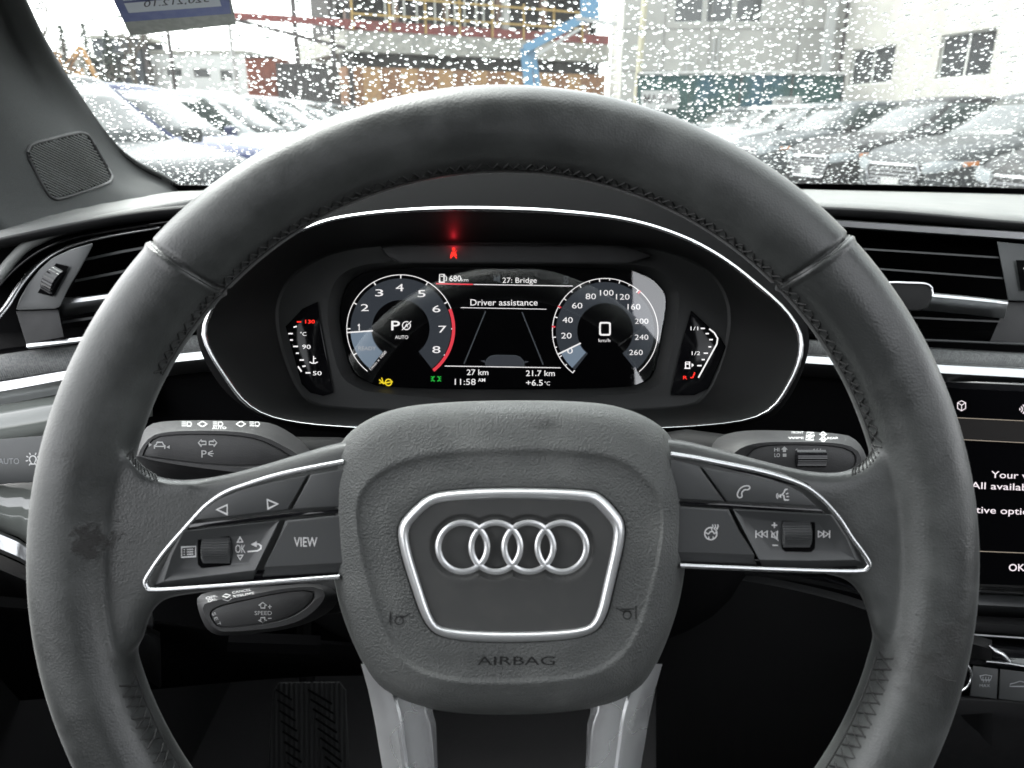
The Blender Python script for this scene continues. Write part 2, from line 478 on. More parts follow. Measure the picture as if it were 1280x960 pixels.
# stitching along the inner edge
st = MB(); rnd = random.Random(3)
def blocked(a): return (152 < a < 197) or (a < 17 or a > 345)
a = 0
while a < 360:
    if not blocked(a):
        j = rnd.uniform(-.35, .35)
        p0 = 158 if 17 < a < 152 else 148; A, B, C2, D2 = sect(a+j, p0), sect(a+1.5+j, 174), sect(a+.2+j, 176), sect(a+1.6+j, p0+1)
        for s_, e_ in ((A, B), (C2, D2)):
            mid = snap((s_+e_)/2, .0006)
            st.tube([snap(s_, .0), mid, snap(e_, .0)], rnd.uniform(.0003, .00042), 5)
    a += 1.75
for pts in ([(164,560),(176,580),(196,594)], [(1096,554),(1086,574),(1066,587)]):
    pts = catmull(pts, 5)
    for i in range(0, len(pts)-1, 1):
        (x1, y1), (x2, y2) = pts[i], pts[i+1]
        A = snap(K(x1, y1-1, .300), .0002); B = snap(K(x2, y2+2.5, .2925), .0002)
        st.tube([A, snap((A+B)/2, .0005), B], .00032, 5)
for a0, a1 in ((197, 262), (278, 345), (17, 152)):   # folded leather edge the thread runs through
    for ph in (179,):
        pth = [snap(sect(a0+(a1-a0)*i/90, ph), .00005) for i in range(91)]
        st.tube(pth, .0004, 5)
lt = [K(1158,855,.284), K(1166,849,.281), K(1172,846,.280), K(1178,849,.280), K(1186,852,.281), K(1196,852,.283)]
st.tube([snap(p, .0006) for p in lt], .00017, 5)
st.build('stitching', M['thread'], rim)
# piping beside the seams
for a0, a1 in ((138.15, 136.8), (43.05, 44.3)):
    mbp = MB(); mbp.tube([snap(sect(a0+(a1-a0)*i/20, 8+162*i/20), .0001) for i in range(21)], .0004, 6); mbp.build('seam_piping', M['leather'], rim)

# ---- airbag hub
HC = (638, 690)
outl = [(415,640),(412,600),(420,563),(447,532),(495,511),(560,504),(640,502),(720,503),(775,509),(823,530),(847,560),(857,610),(858,650),(856,710),(846,765),(822,828),(800,862),(760,882),(700,890),(640,893),(570,891),(520,882),(480,864),(458,838),(430,775),(417,720)]
plat = [(445,627),(464,597),(501,577),(557,566),(640,563),(719,565),(775,573),(808,600),(829,627),(828,680),(813,740),(797,792),(772,826),(728,847),(640,853),(561,851),(509,834),(482,796),(460,725),(447,669)]
bad_o = [(497,655),(515,635),(536,617),(569,612),(640,609),(737,612),(752,618),(768,634),(781,652),(781,676),(768,730),(757,777),(734,798),(640,804),(557,800),(531,783),(511,725),(498,680)]
bad_i = [(511,660),(525,645),(540,631),(560,627),(640,623),(732,627),(742,631),(755,645),(766,658),(766,676),(755,725),(744,775),(728,786),(640,790),(554,786),(541,775),(525,725),(512,682)]
NN = 144
PO, PP, PB, PI_ = (polar(chaikin(q, 3), HC, NN) for q in (outl, plat, bad_o, bad_i))
mix = lambda A, B, t: [(a[0]+(b[0]-a[0])*t, a[1]+(b[1]-a[1])*t) for a, b in zip(A, B)]
rs = []
for t, D in ((-.03,.322),(0,.312),(.0,.305),(.015,.3005),(.05,.2965),(.11,.2932),(.22,.2900),(.38,.2878),(.58,.2863),(.78,.2852),(.9,.2845),(.97,.2843),(1.02,.2847),(1.07,.2853),(1.13,.2855)):
    rs.append([K(x, y, D) for x, y in mix(PO, PP, t)])
PB1 = mix([HC]*NN, PB, 1.035); PBm = mix([HC]*NN, PB, 1.012)
rs.append([K(x, y, .2850) for x, y in mix(PP, PB1, .6)])
rs.append([K(x, y, .2844) for x, y in PB1]); rs.append([K(x, y, .2847) for x, y in PBm]); rs.append([K(x, y, .2856) for x, y in PBm])
mb = MB(); mb.rings(rs, cap1=True); hub = mb.build('airbag_cover', M['hub'], wheel, smooth=60)
def bfd(x, y):
    d = min(math.hypot(x-cx_, y-684) for cx_ in (578.5, 619.8, 661, 702.3)); t = max(0, min(1, (42-d)/4.5))
    return .2840+.0013*t*t*(3-2*t)
mb = MB(); mb.rings([[K(x, y, .2850) for x, y in mix([HC]*NN, PI_, 1.03)]]+[[K(x, y, bfd(x, y)) for x, y in mix([HC]*NN, PI_, 1.02*(1-i/80))] for i in range(80)])
bf = mb.build('badge_field', M['hubflat'], wheel)
rs = []
for i in range(13):
    t = i/12; h = math.sin(math.pi*t)**.6*.0026
    rs.append([K(x, y, .2848 - h) for x, y in mix(PB, PI_, t)])
mb = MB(); mb.rings(rs, cap1=False); mb.build('badge_frame', M['badge'], hub)
# four rings
mb = MB()
for i, x in enumerate((578.5, 619.8, 661, 702.3)):
    rr = []
    for k in range(73):
        a = 2*math.pi*k/72; ring = []
        for j in range(10):
            t = 2*math.pi*j/10
            ring.append(K(x+(30.6+3.8*math.cos(t))*math.cos(a), 684-.6*(i-1.5)*0+(30.6+3.8*math.cos(t))*math.sin(a), .2828-.0008*math.sin(t)-.0003*(math.cos(a)*(1 if i % 2 else -1))))
        rr.append(ring)
    mb.rings(rr, cap1=False)
mb.build('ring_emblem', M['badge'], bf)
mb = MB(); text(mb, 'AIRBAG', 645, 826, 10.5, .28345, w=97, bold=.0)
project(mb, hub, .0001).build('airbag_lettering', M['letter_dark'], hub, smooth=0, solid=.0003)
for sx, hx, hy in ((1, 500, 775), (-1, 783, 768)):
    mb = MB()
    stroke(mb, [(hx-12*sx, hy-11), (hx-12*sx, hy+6)], 1.6, .2834)
    stroke(mb, arc(hx-1*sx, hy+1, 5, 0, 360, 14), 1.5, .2834)
    stroke(mb, [(hx+3*sx, hy-3), (hx+13*sx, hy-8)], 1.5, .2834); stroke(mb, [(hx-5*sx, hy-4), (hx+3*sx, hy-5)], 1.5, .2834)
    if sx < 0: stroke(mb, [(hx+13*sx*-.2-10, hy-7),(hx+10, hy-7)], 1.2, .2834)
    project(mb, hub, .0001).build('horn_symbol', M['letter_dark'], hub, smooth=0, solid=.0003)
# ---- lower spokes
for sx in (1, -1):
    X = lambda x: x if sx > 0 else 1279-x
    rs = []
    for y, o_, r_, q_, i_ in ((830,452,476,530,541),(862,461,486,530,541),(890,467,494,532,541),(905,470,497,538,545),(930,474,500,541,546),(960,479,504,543,547),(1010,487,510,546,550),(1080,498,518,556,562),(1150,508,526,590,598),(1200,512,530,640,650)):
        D = .304+.0*(y-860)/300
        rs.append([K(X(o_-1), y, D+.016), K(X(o_), y, D+.010), K(X(o_+(r_-o_)*.55), y, D+.003), K(X(r_-1), y, D-.0008), K(X(r_+3), y, D-.0012), K(X(r_+7), y, D+.0008), K(X(q_-3), y, D+.0018), K(X(q_), y, D+.0022), K(X(i_), y, D+.006), K(X(i_), y, D+.018)])
    mb = MB(); mb.rings(rs, cap0=True, cap1=True)
    mb.build('lower_spoke', M['alu'], wheel, smooth=25)
# ---- switch pods
def pod(base, chrome, panels, dimple, bar_, wheel_c, Dp):
    mb = MB(); plate(mb, base, Dp+.0037, .306, bev=2, nb=2)
    p = mb.build('switch_pod', M['gloss'], wheel)
    mb = MB(); mb.tube([K(x, y, Dp+.0008) for x, y in catmull(chrome, 5)], [.00105]*len(catmull(chrome, 5)), 10, flat=1.0, nrm=RC @ Vector((0,0,1)))
    mb.build('chrome_trim', M['chrome'], p)
    for q in panels:
        mb = MB(); rs = [[K(x, y, Dp+.006) for x, y, b in q]]
        xy = [(x, y) for x, y, b in q]
        for k in range(4):
            a = math.pi/2*k/3; ins = inset(xy, 2.2*(1-math.cos(a)))
            rs.append([K(u, v, Dp+.0007*(1-math.sin(a))) for u, v in ins])
        # lower edge rolls away from the driver
        for r_ in rs[1:]:
            for i, (x, y, b) in enumerate(q):
                if b: r_[i] = r_[i] + RC @ Vector((0,0,-.0030*b))
        if any(b for x, y, b in q):
            top = inset(xy, 3.5)
            rr = [K(u, v, Dp) for u, v in top]
            for i, (x, y, b) in enumerate(q):
                if b: rr[i] = K(top[i][0], top[i][1]-11, Dp)
            rs.append(rr)
        mb.rings(rs, cap0=True); mb.build('button', M['button'], p, smooth=35)
    # dimpled key field with the thumb wheel
    outer, floor_, low = dimple
    mb = MB()
    n = len(outer)
    rs = [[K(x, y, Dp+.006) for x, y in low], [K(x, y, Dp+.0034) for x, y in low], [K(x, y-3, Dp+.0022) if i in dimple_low else K(x, y, Dp+.0004) for i, (x, y) in enumerate(low)],
          [K(x, y, Dp) for x, y in inset(outer, .4)], [K(x, y, Dp+.0002) for x, y in inset(outer, 2)],
          [K(x, y, Dp+.0024) for x, y in floor_], [K(x, y, Dp+.0026) for x, y in inset(floor_, 2.5)]]
    mb.rings(rs, cap0=True); mb.build('button', M['button'], p, smooth=30)
    mb = MB(); plate(mb, bar_, Dp+.0002, Dp+.004, bev=1.6, nb=3); mb.build('divider', M['gloss'], p)
    # thumb wheel
    cx, cy = wheel_c; w, h = 18.5, 19.5
    mb = MB(); q = chaikin([(cx-w-2.5,cy-h-2),(cx+w+2.5,cy-h-2),(cx+w+2.5,cy+h+2),(cx-w-2.5,cy+h+2)], 2, k=.12)
    fill(mb, q, Dp+.00235); mb.build('wheel_recess', M['dark'], p, smooth=0)
    mb = MB(); c = K(cx, cy, Dp+.0004) - RC @ Vector((0,0,.0066)); rad = .0066; xs = RC @ Vector((1,0,0)); T = 176; rs = []
    for u, k in ((-1,.8),(-.97,.93),(-.9,1),(-.3,1),(.3,1),(.9,1),(.97,.93),(1,.8)):
        ring = []
        for i in range(T):
            a = 2*math.pi*i/T; rr = (rad + (.00022 if (i//2) % 2 else -.00028))*k
            ring.append(c + xs*(u*w*Dp/F) + RC @ Vector((0, math.cos(a)*rr, math.sin(a)*rr)))
        rs.append(ring)
    mb.rings(rs, cap0=True, cap1=True); mb.build('thumb_wheel', M['button'], p, smooth=20)
    return p
dimple_low = (4, 5, 6)
dense = lambda q, n=3: [tuple(a[j]+(b[j]-a[j])*k/n for j in range(len(a))) for a, b in zip(q, q[1:]+q[:1]) for k in range(n)]
DP = .2890
podL = pod([(180,724),(197,696),(226,664),(248,639),(272,619),(305,604),(359,589),(430,576),(430,722),(300,731),(192,738)],
    [(430,577.5),(395,584),(359,591.5),(330,599),(305,607),(288,613),(272,621.5),(258,632),(248,642),(230,662),(214,680),(201,696),(190,712),(182,726),(184,734),(192,737.5),(240,735),(330,728.5),(425,721)],
    [[(238,651.5,0),(253,637,0),(275,622.5,0),(305,610.5,0),(345,601,0),(384,594,0),(360,637.5,0),(300,645,0)],
     [(388.5,593,0),(440,584,0),(440,633,0),(365,637,0)],
     [(357,650.5,0),(440,642,0),(440,717,1),(325,723.5,1)]],
    ([(229,664),(290,657),(349,651),(334,682),(319,713),(262,720),(204,727),(214,695)],
     [(246,675),(290,670),(333,664),(323,686),(311,704),(265,709),(222,713),(233,694)],
     [(228,663.5),(290,656.5),(350,650.5),(335,683),(316.5,724),(260,729),(193,735),(212,692)]),
    [(236,655),(300,648),(364,640.5),(440,634.5),(440,640),(364,646.5),(300,653.5),(231,661)], (268,689), DP)
podR = pod([(1089,705),(1075,684),(1060,657),(1036,627),(1010,604),(975,590),(900,574),(838,563),(838,706),(960,711),(1076,714)],
    [(838,568),(870,573),(900,579),(940,587),(968,594),(990,601),(1008,609),(1024,621),(1036,633),(1050,650),(1064,672),(1076,688),(1086,704),(1083,711.5),(1074,714),(1040,714),(960,711.5),(850,707)],
    [[(878,584.5,0),(915,591,0),(955,599,0),(982,606,0),(1003,616,0),(1020,633,0),(960,630,0),(909,627.5,0)],
     [(838,574,0),(874,583,0),(905.5,627,0),(838,624,0)],
     [(838,632,0),(911,636.5,0),(949,708,1),(838,704,1)]],
    ([(916,637),(975,640),(1039,643.5),(1058,672),(1070,700),(1010,701),(949,700),(932,668)],
     [(930,648),(975,651),(1025,653),(1040,675),(1049,688),(1010,690),(963,689),(948,670)],
     [(915.5,636),(975,639.5),(1041,643),(1060,671),(1080,707),(1010,710),(953.5,708.5),(932,668)]),
    [(838,625.5),(905,629),(960,632.5),(1026,636),(1031,641),(960,638),(905,634.5),(838,631)], (998,669), DP)
# printed symbols
D_ = DP - .0003; DD = DP+.0021
mb = MB()
for q in ([(271,637),(284,631),(284,643)], [(347,630),(334,624.5),(335,636)]): stroke(mb, q, 1.7, D_, closed=True)
text(mb, 'VIEW', 382, 677.5, 11.5, D_, w=29, bold=.004)
project(mb, [c for c in podL.children if c.name.startswith('button')]).build('key_symbols', M['white'], podL, smooth=0)
mb = MB()
stroke(mb, [(227,684),(244.5,683),(244.5,695.5),(227,696.5)], 1.5, DD, closed=True)
for y in (687, 690, 693): stroke(mb, [(233.5,y),(241.5,y-.5)], 1.6, DD); stroke(mb, [(229.5,y+.2),(231.3,y)], 1.6, DD)
text(mb, 'OK', 300.5, 686, 10, DD, w=12.5, bold=.0)
stroke(mb, [(300,671.5),(303.5,677.5),(296.8,677.8)], 1.3, DD, closed=True); stroke(mb, [(300.2,699.5),(303.6,694),(297,694.2)], 1.3, DD, closed=True)
stroke(mb, [(309.5,689.5),(322,688.5),(326,686),(326.5,682.5),(323,680),(318,680)], 1.7, DD); fill(mb, [(313.5,680.5),(321,676.5),(321,684)], DD)
project(mb, [c for c in podL.children if c.name.startswith('button')]).build('key_symbols', M['white'], podL, smooth=0)
mb = MB()
# handset, voice, heated wheel
hs = [(922,621),(921.5,617),(925,610.5),(930,607.5),(936,607),(938,610),(934.5,612.5),(931,611.8),(927.5,615),(927,618),(928,620.5),(925,622.5)]
stroke(mb, chaikin(hs, 1), 1.3, D_, closed=True)
stroke(mb, [(984.5,611.5),(981.5,612),(980,615.5),(977.5,618.5),(980,619.5),(980,622),(981,625),(986,625)], 1.4, D_); stroke(mb, [(985.5,616.5),(982.5,617.5)], 1.2, D_); stroke(mb, [(983,621),(986,620.5)], 1.2, D_)
for k in (2, 4.2): stroke(mb, arc(975, 620, k, 130, 230, 6), 1.1, D_)
fill(mb, [(974.5,618.5),(976.5,617.5),(976.5,622.5),(974.5,621.5)], D_)
stroke(mb, arc(888.5, 667, 7.6, 75, 400, 26), 1.5, D_); stroke(mb, [(881.5,665.5),(885.5,667.5),(888,664.5),(891,664.5),(893,667),(896,665)], 1.3, D_); stroke(mb, [(886,670.5),(886,674)], 1.2, D_); stroke(mb, [(891.5,670.5),(891.5,674)], 1.2, D_)
for x in (890.5, 893.8, 897): stroke(mb, [(x,664.5 if x < 892 else 662),(x-1.2,661),(x+.8,658.5),(x,655.5)], 1.1, D_)
project(mb, [c for c in podR.children if c.name.startswith('button')]).build('key_symbols', M['white'], podR, smooth=0)
mb = MB()
for x0, sg in ((945, 1), (1037, -1)):
    stroke(mb, [(x0,663),(x0,672.5)], 1.4, DD)
    for k in (1.5, 8): stroke(mb, [(x0+sg*k,667.5),(x0+sg*(k+6),663.8),(x0+sg*(k+6),671.6)], 1.2, DD, closed=True)
stroke(mb, [(964.5,656.5),(971.5,656.5)], 1.5, DD); stroke(mb, [(968,653),(968,660)], 1.5, DD); stroke(mb, [(965.5,681.5),(972.5,681.8)], 1.5, DD)
stroke(mb, [(965,667),(967.5,667),(971.5,663.5),(971.5,675),(967.5,671.5),(965,671.5)], 1.2, DD, closed=True); stroke(mb, [(963.5,663.5),(973,676)], 1.2, DD)
project(mb, [c for c in podR.children if c.name.startswith('button')]).build('key_symbols', M['white'], podR, smooth=0)

# =================================================================== INSTRUMENT CLUSTER
DR, DS = .455, .530
clu = thing('instrument_cluster', 'lit digital instrument cluster in a chrome-ringed hood behind the steering wheel', 'instrument cluster', K(628, 400, DS+.02))
ring_pts = [(255,418),(259,398),(270,376),(292,348),(322,320),(352,299),(385,284),(420,273),(480,265),(555,261),(640,262),(700,265),(760,271),(805,280),(845,293),(880,309),(915,331),(950,359),(975,381),(992,402),(1000,420),(1001,440),(995,462),(984,484),(970,505),(950,519),(920,527),(860,533),(760,537),(640,538),(500,537),(440,534),(380,529),(340,521),(318,511),(300,496),(280,468),(264,442)]
CC = (628, 405); NR = 180
RG = polar(catmull(ring_pts, 4, True), CC, NR)
rs = []
for i in range(11):
    t = i/10; k = 1.006-.012*t*1.0
    rs.append([K(CC[0]+(x-CC[0])*1+(x-CC[0])/max(1, math.hypot(x-CC[0], y-CC[1]))*(3.4-6.8*t), CC[1]+(y-CC[1])+(y-CC[1])/max(1, math.hypot(x-CC[0], y-CC[1]))*(3.4-6.8*t), DR-.0022*math.sin(math.pi*t)) for x, y in RG])
mb = MB(); mb.rings(rs, cap1=False); mb.build('chrome_ring', M['chrome'], clu)
# the hood around and the tub inside the ring
off = lambda P, d: [(x+(x-CC[0])/math.hypot(x-CC[0], y-CC[1])*d, y+(y-CC[1])/math.hypot(x-CC[0], y-CC[1])*d) for x, y in P]
VZ = polar(catmull([(246,418),(252,375),(285,318),(345,262),(420,226),(520,207),(640,202),(760,209),(860,233),(935,278),(990,345),(1010,410),(1008,450),(985,500),(950,528),(860,541),(640,546),(380,537),(300,505),(262,462)],4,True), CC, NR)
mb = MB(); mb.rings([[K(x, y, DR) for x, y in off(RG, 3)], [K(x, y, DR+.004) for x, y in off(RG, 7)], [K(x, y, DR+.045) for x, y in VZ], [K(x, y, DR+.055) for x, y in off(VZ, -1)], [K(x, y, DR+.16) for x, y in off(VZ, -8)]], cap1=False)
mb.build('hood', M['dark'], clu)
face = polar(chaikin([(340,405),(352,352),(400,318),(470,303),(790,303),(860,320),(905,352),(918,408),(888,498),(850,512),(640,517),(410,512),(372,498)], 2), CC, NR)
mb = MB()
rr = [[K(x, y, DR) for x, y in off(RG, -3)], [K(x, y, DR+.003) for x, y in off(RG, -5)]]
for t in (.35, .7, 1.0): rr.append([K(x, y, DR+.004+(DS-.012-DR-.004)*t) for x, y in mix(off(RG, -5), face, t**1.15)])
mb.rings(rr, cap1=False); mb.build('tub', M['tub'], clu)
# face frame steps down to the display
lcd = [(425,388),(432,360),(446,344),(480,335),(640,333),(790,337),(812,346),(832,366),(832,386),(824,430),(816,468),(806,477),(786,484),(640,486),(478,484),(452,474),(440,462),(430,425)]
LC = polar(chaikin(lcd, 1), CC, NR)
mb = MB()
mb.rings([[K(x, y, DS-.012) for x, y in face], [K(x, y, DS-.010) for x, y in off(face, -4)], [K(x, y, DS-.009) for x, y in mix(face, off(LC, 20), .6)], [K(x, y, DS-.0095) for x, y in off(LC, 17)], [K(x, y, DS-.006) for x, y in off(LC, 12)], [K(x, y, DS+.002) for x, y in off(LC, 1)]], cap1=False)
mb.build('display_frame', M['tubgrey'], clu, smooth=25)
# ledge above the display
mb = MB()
plate(mb, [(476,309),(500,306),(770,306),(800,312),(815,320),(786,330),(500,329),(484,321)], DS-.016, DS-.006, bev=3, nb=3); led = mb.build('warning_lamp_ledge', M['plastic'], clu)
mb = MB(); fill(mb, LC, DS); disp = mb.build('display', M['lcd'], clu, smooth=0)
W_ = glow('display_white', (.95,.93,.93), 1.15); Gy = glow('display_grey', (.12,.14,.16), .45); Rd = glow('display_red', (1,.07,.10), .9)
Bl = glow('needle_fan', (.33,.43,.55), .6); BandG = glow('dial_band', (.038,.045,.055), 1.0); Yl = glow('lamp_yellow', (1,.75,.03), 1.1); Gn = glow('lamp_green', (.03,.75,.08), .7)
RedL = glow('lamp_red', (1,.03,.02), 1.6); Dim = glow('display_dim', (.045,.05,.06), 1.0); Wd = glow('display_white_dim', (.5,.5,.52), .9)
D0, D1, D2_, D3 = DS-.0004, DS-.0007, DS-.0010, DS-.0013
def annulus(mb, c, r0, r1, a0, a1, D, n=40):
    A = arc(c[0], c[1], r0, a0, a1, n); B = arc(c[0], c[1], r1, a0, a1, n)
    P = [K(x, y, D) for x, y in A] + [K(x, y, D) for x, y in B]
    mb.add(P, [(i, i+1, n+1+i+1, n+1+i) for i in range(n)])
def dial(c, r, rin, fan, ticks, nums, bh):
    mb = MB(); annulus(mb, c, rin, r-5, -52, 232, D0, 80); q = mb.build('dial', BandG, disp, smooth=0)
    mb = MB(); annulus(mb, c, r-1.0, r, ticks['a0'], ticks['a1'], D1, 70)
    for a_, w_, l_ in ticks['w']:
        ca, sa = math.cos(R(a_)), math.sin(R(a_)); stroke(mb, [(c[0]+(r-l_)*ca, c[1]-(r-l_)*sa), (c[0]+r*ca, c[1]-r*sa)], w_, D1)
    for s, x, y, h in nums: text(mb, s, x, y, h, D2_, bold=.0, w=bh.get(s) if s != '1' else None)
    if c[0] < 600: stroke(mb, [(447.3,407.2),(449.2,405.4)], 1.3, D2_)
    mb.build('dial_scale', W_, disp, smooth=0)
    mb = MB(); annulus(mb, c, rin+1, r-5, fan[0], fan[1], D1, 20); mb.build('needle_fan', Bl, disp, smooth=0)
    mb = MB(); a_ = fan[1]; ca, sa = math.cos(R(a_)), math.sin(R(a_)); stroke(mb, [(c[0]+(rin-1)*ca, c[1]-(rin-1)*sa), (c[0]+(r-1)*ca, c[1]-(r-1)*sa)], 1.8, D3); mb.build('needle', W_, disp, smooth=0)
# rev counter
c1 = (501, 411)
tk = {'a0': 232, 'a1': 20, 'w': [(a_, 1.5, 5) for a_ in (209, 180, 151, 120, 90, 60, 30, 0, -31)]}
dial(c1, 68, 36, (232, 184), tk, [('1',449,409,8.5),('2',456,384.5,8.5),('3',474,366,8.5),('4',499.5,359.5,9),('5',527,367,8.5),('6',545.5,386,8.5),('7',553,411.5,8.5),('8',545.5,437,8.5)], {'1':5,'2':10,'3':10,'4':10,'5':10,'6':10,'7':10,'8':10})
mb = MB(); annulus(mb, c1, 64, 68, 22, -52, D2_, 40); mb.build('red_zone', Rd, disp, smooth=0)
mb = MB(); text(mb, 'P', 494.5, 407, 11.5, D2_, w=11, bold=.01)
stroke(mb, arc(508, 407, 5, 60, 300, 16), 1.2, D2_); stroke(mb, arc(508, 407, 5, -100, 40, 10), 1.2, D2_); stroke(mb, [(502.5,412.5),(514,401.5)], 1.1, D2_); text(mb, 'A', 508, 407, 5, D2_, bold=.0)
text(mb, 'AUTO', 502, 421.5, 4.3, D2_, w=16.5, bold=.0); text(mb, '1/min x 1000', 472.5, 450.5, 3.4, D2_, w=30, rot=49, bold=.0)
mb.build('gear_readout', W_, disp, smooth=0)
mb = MB(); text(mb, 'READY', 459, 435.5, 4.5, D2_, w=22, bold=.01); mb.build('ready_lettering', Wd, disp, smooth=0)
# speedometer
c2 = (756.5, 414)
ws = [(232-(i*22.6), 1.3, 4.5) for i in range(0, 13)]
ws2 = [(232-((i+.5)*22.6), 1.2, 3) for i in range(0, 12)]
tk = {'a0': 232, 'a1': -50, 'w': [(a_, w_, l_) for a_, w_, l_ in ws+ws2 if 40 < a_]}
dial(c2, 66.5, 35, (228, 206), tk, [('0',712.5,438.5,7),('20',708,419.5,7),('40',709.5,400,7),('60',721.5,382,7),('80',738.5,370.5,7),('100',758.5,366,7),('120',778.5,371,7),('160',792.5,383.5,7),('200',802,401.5,6.5),('240',802,421.5,6.5),('260',795,440.5,6.5)], {'0':7,'20':13,'40':13,'60':13,'80':13,'100':17,'120':17,'160':16,'200':17,'240':17,'260':17})
mb = MB()
for a_ in (152, 175, 49): mb = MB(); annulus(mb, c2, 62.5, 67, a_-.9, a_+.9, D2_, 2); mb.build('red_mark', Rd, disp, smooth=0)
mb = MB(); q = chaikin([(751,403.5),(761.5,403.5),(762.5,404.5),(762.5,417.5),(761.5,418.5),(751,418.5),(750,417.5),(750,404.5)], 1); stroke(mb, q, 2.2, D2_, closed=True)
text(mb, 'km/h', 755.5, 425.5, 4, D2_, w=14.5, bold=.0); mb.build('speed_readout', W_, disp, smooth=0)
# centre readouts
mb = MB()
text(mb, '680', 569, 348, 7.2, D2_, w=14.5, bold=.004); text(mb, 'km', 581, 349.8, 4.2, D2_, w=9, bold=.0)
stroke(mb, [(549.5,343),(555,343),(555,352.5),(549.5,352.5)], 1.1, D2_, closed=True); stroke(mb, [(551,345.5),(553.5,345.5)], 1.2, D2_); stroke(mb, [(548.5,353),(556,353)], 1, D2_); stroke(mb, [(555.5,344),(558,346),(558,351),(556,350.5)], .9, D2_)
text(mb, '27: Bridge', 649.5, 350.3, 6.5, D2_, w=43, bold=.004)
text(mb, 'Driver assistance', 630, 378, 7.6, D2_, w=84, bold=.004)
text(mb, '27 km', 597, 465.3, 6.8, D2_, w=27, bold=.006); text(mb, '11:58', 581.5, 477.3, 7.4, D2_, w=26, bold=.0); text(mb, 'AM', 602, 475, 4, D2_, w=9, bold=.01)
text(mb, '21.7 km', 675.5, 466.5, 6.8, D2_, w=36, bold=.006); text(mb, '+6.5', 668, 478.4, 7, D2_, w=21, bold=.006); text(mb, '°C', 684, 479.3, 4.6, D2_, w=7, bold=.0)
stroke(mb, [(592,355.5),(716,357.5)], 1, D2_); stroke(mb, [(556,457.5),(701,459.8)], 1, D2_); stroke(mb, [(576,384.5),(683,386.5)], .8, D2_)
mb.build('readout', W_, disp, smooth=0)
mb = MB(); stroke(mb, [(545,354.5),(591,355.5)], 1.7, D2_); mb.build('fuel_range_bar', Rd, disp, smooth=0)
mb = MB(); fill(mb, [(617,347),(620,347),(625,343.5),(625,353.5),(620,351),(617,351)], D2_); stroke(mb, [(616.5,344),(627,354)], 1.1, D3); mb.build('muted_symbol', Gy, disp, smooth=0); mb = MB()
stroke(mb, arc(707.5, 347.8, 2.5, 10, 260, 8), 1.2, D2_); stroke(mb, arc(707.5, 352, 2.5, -170, 80, 8), 1.2, D2_); stroke(mb, [(704,355),(711,345)], 1, D2_)
mb.build('muted_symbol', Gy, disp, smooth=0)
mb = MB(); stroke(mb, [(607,389),(580,455)], 1.6, D1); mb.build('lane_line', Gy, disp, smooth=0)
mb = MB(); stroke(mb, [(652.5,390),(679,456)], 1.6, D1); mb.build('lane_line', Gy, disp, smooth=0)
mb = MB(); fill(mb, chaikin([(606,459),(607,450),(612,445),(618,443.5),(645,444),(650,446),(655,451),(656,459.5)], 1), D1); fill(mb, [(600.5,451),(606,450),(607,454)], D1); fill(mb, [(661.5,452),(656,451),(655,454.5)], D1); mb.build('car_figure', Dim, disp, smooth=0)
mb = MB(); stroke(mb, [(607,457),(608,450),(613,445.5),(620,444),(645,444.5),(650,446.5),(654.5,451.5),(655,458)], 1.1, D2_); mb.build('car_outline', Gy, disp, smooth=0)
mb = MB(); stroke(mb, arc(485.5, 478, 4, 0, 360, 12), 1.5, D2_); stroke(mb, [(480,479),(491,477)], 1.6, D2_); stroke(mb, [(474,474.5),(480,480)], 1.6, D2_); stroke(mb, [(477,472),(479,478),(474,479)], 1.2, D2_); mb.build('warning_lamp', Yl, disp, smooth=0)
mb = MB()
for sg in (-1, 1):
    stroke(mb, arc(545+sg*1.5, 473.5, 2.8, 90 if sg < 0 else -90, 270 if sg < 0 else 90, 8), 1.4, D2_)
    for dy in (-3, 0, 3): stroke(mb, [(545+sg*3.5,473.5+dy*.6),(545+sg*6.5,473.5+dy)], 1.0, D2_)
mb.build('side_light_lamp', Gn, disp, smooth=0)
mb = MB(); DL = DS-.0165
fill(mb, arc(567, 311.5, 2.2, 0, 360, 12)[:-1], DL); fill(mb, [(564.5,314.5),(569.5,314.5),(571.5,320),(562.5,320)], DL); stroke(mb, [(571,313),(562.5,322)], 1.1, DL-.0002); stroke(mb, [(563,323),(566,319.5)], 1.4, DL); stroke(mb, [(571,323),(568,319.5)], 1.4, DL)
lamp = mb.build('seat_belt_lamp', RedL, led, smooth=0)
mb = MB(); fill(mb, LC, DS-.0022); mb.build('cover_glass', M['cover'], clu, smooth=0)
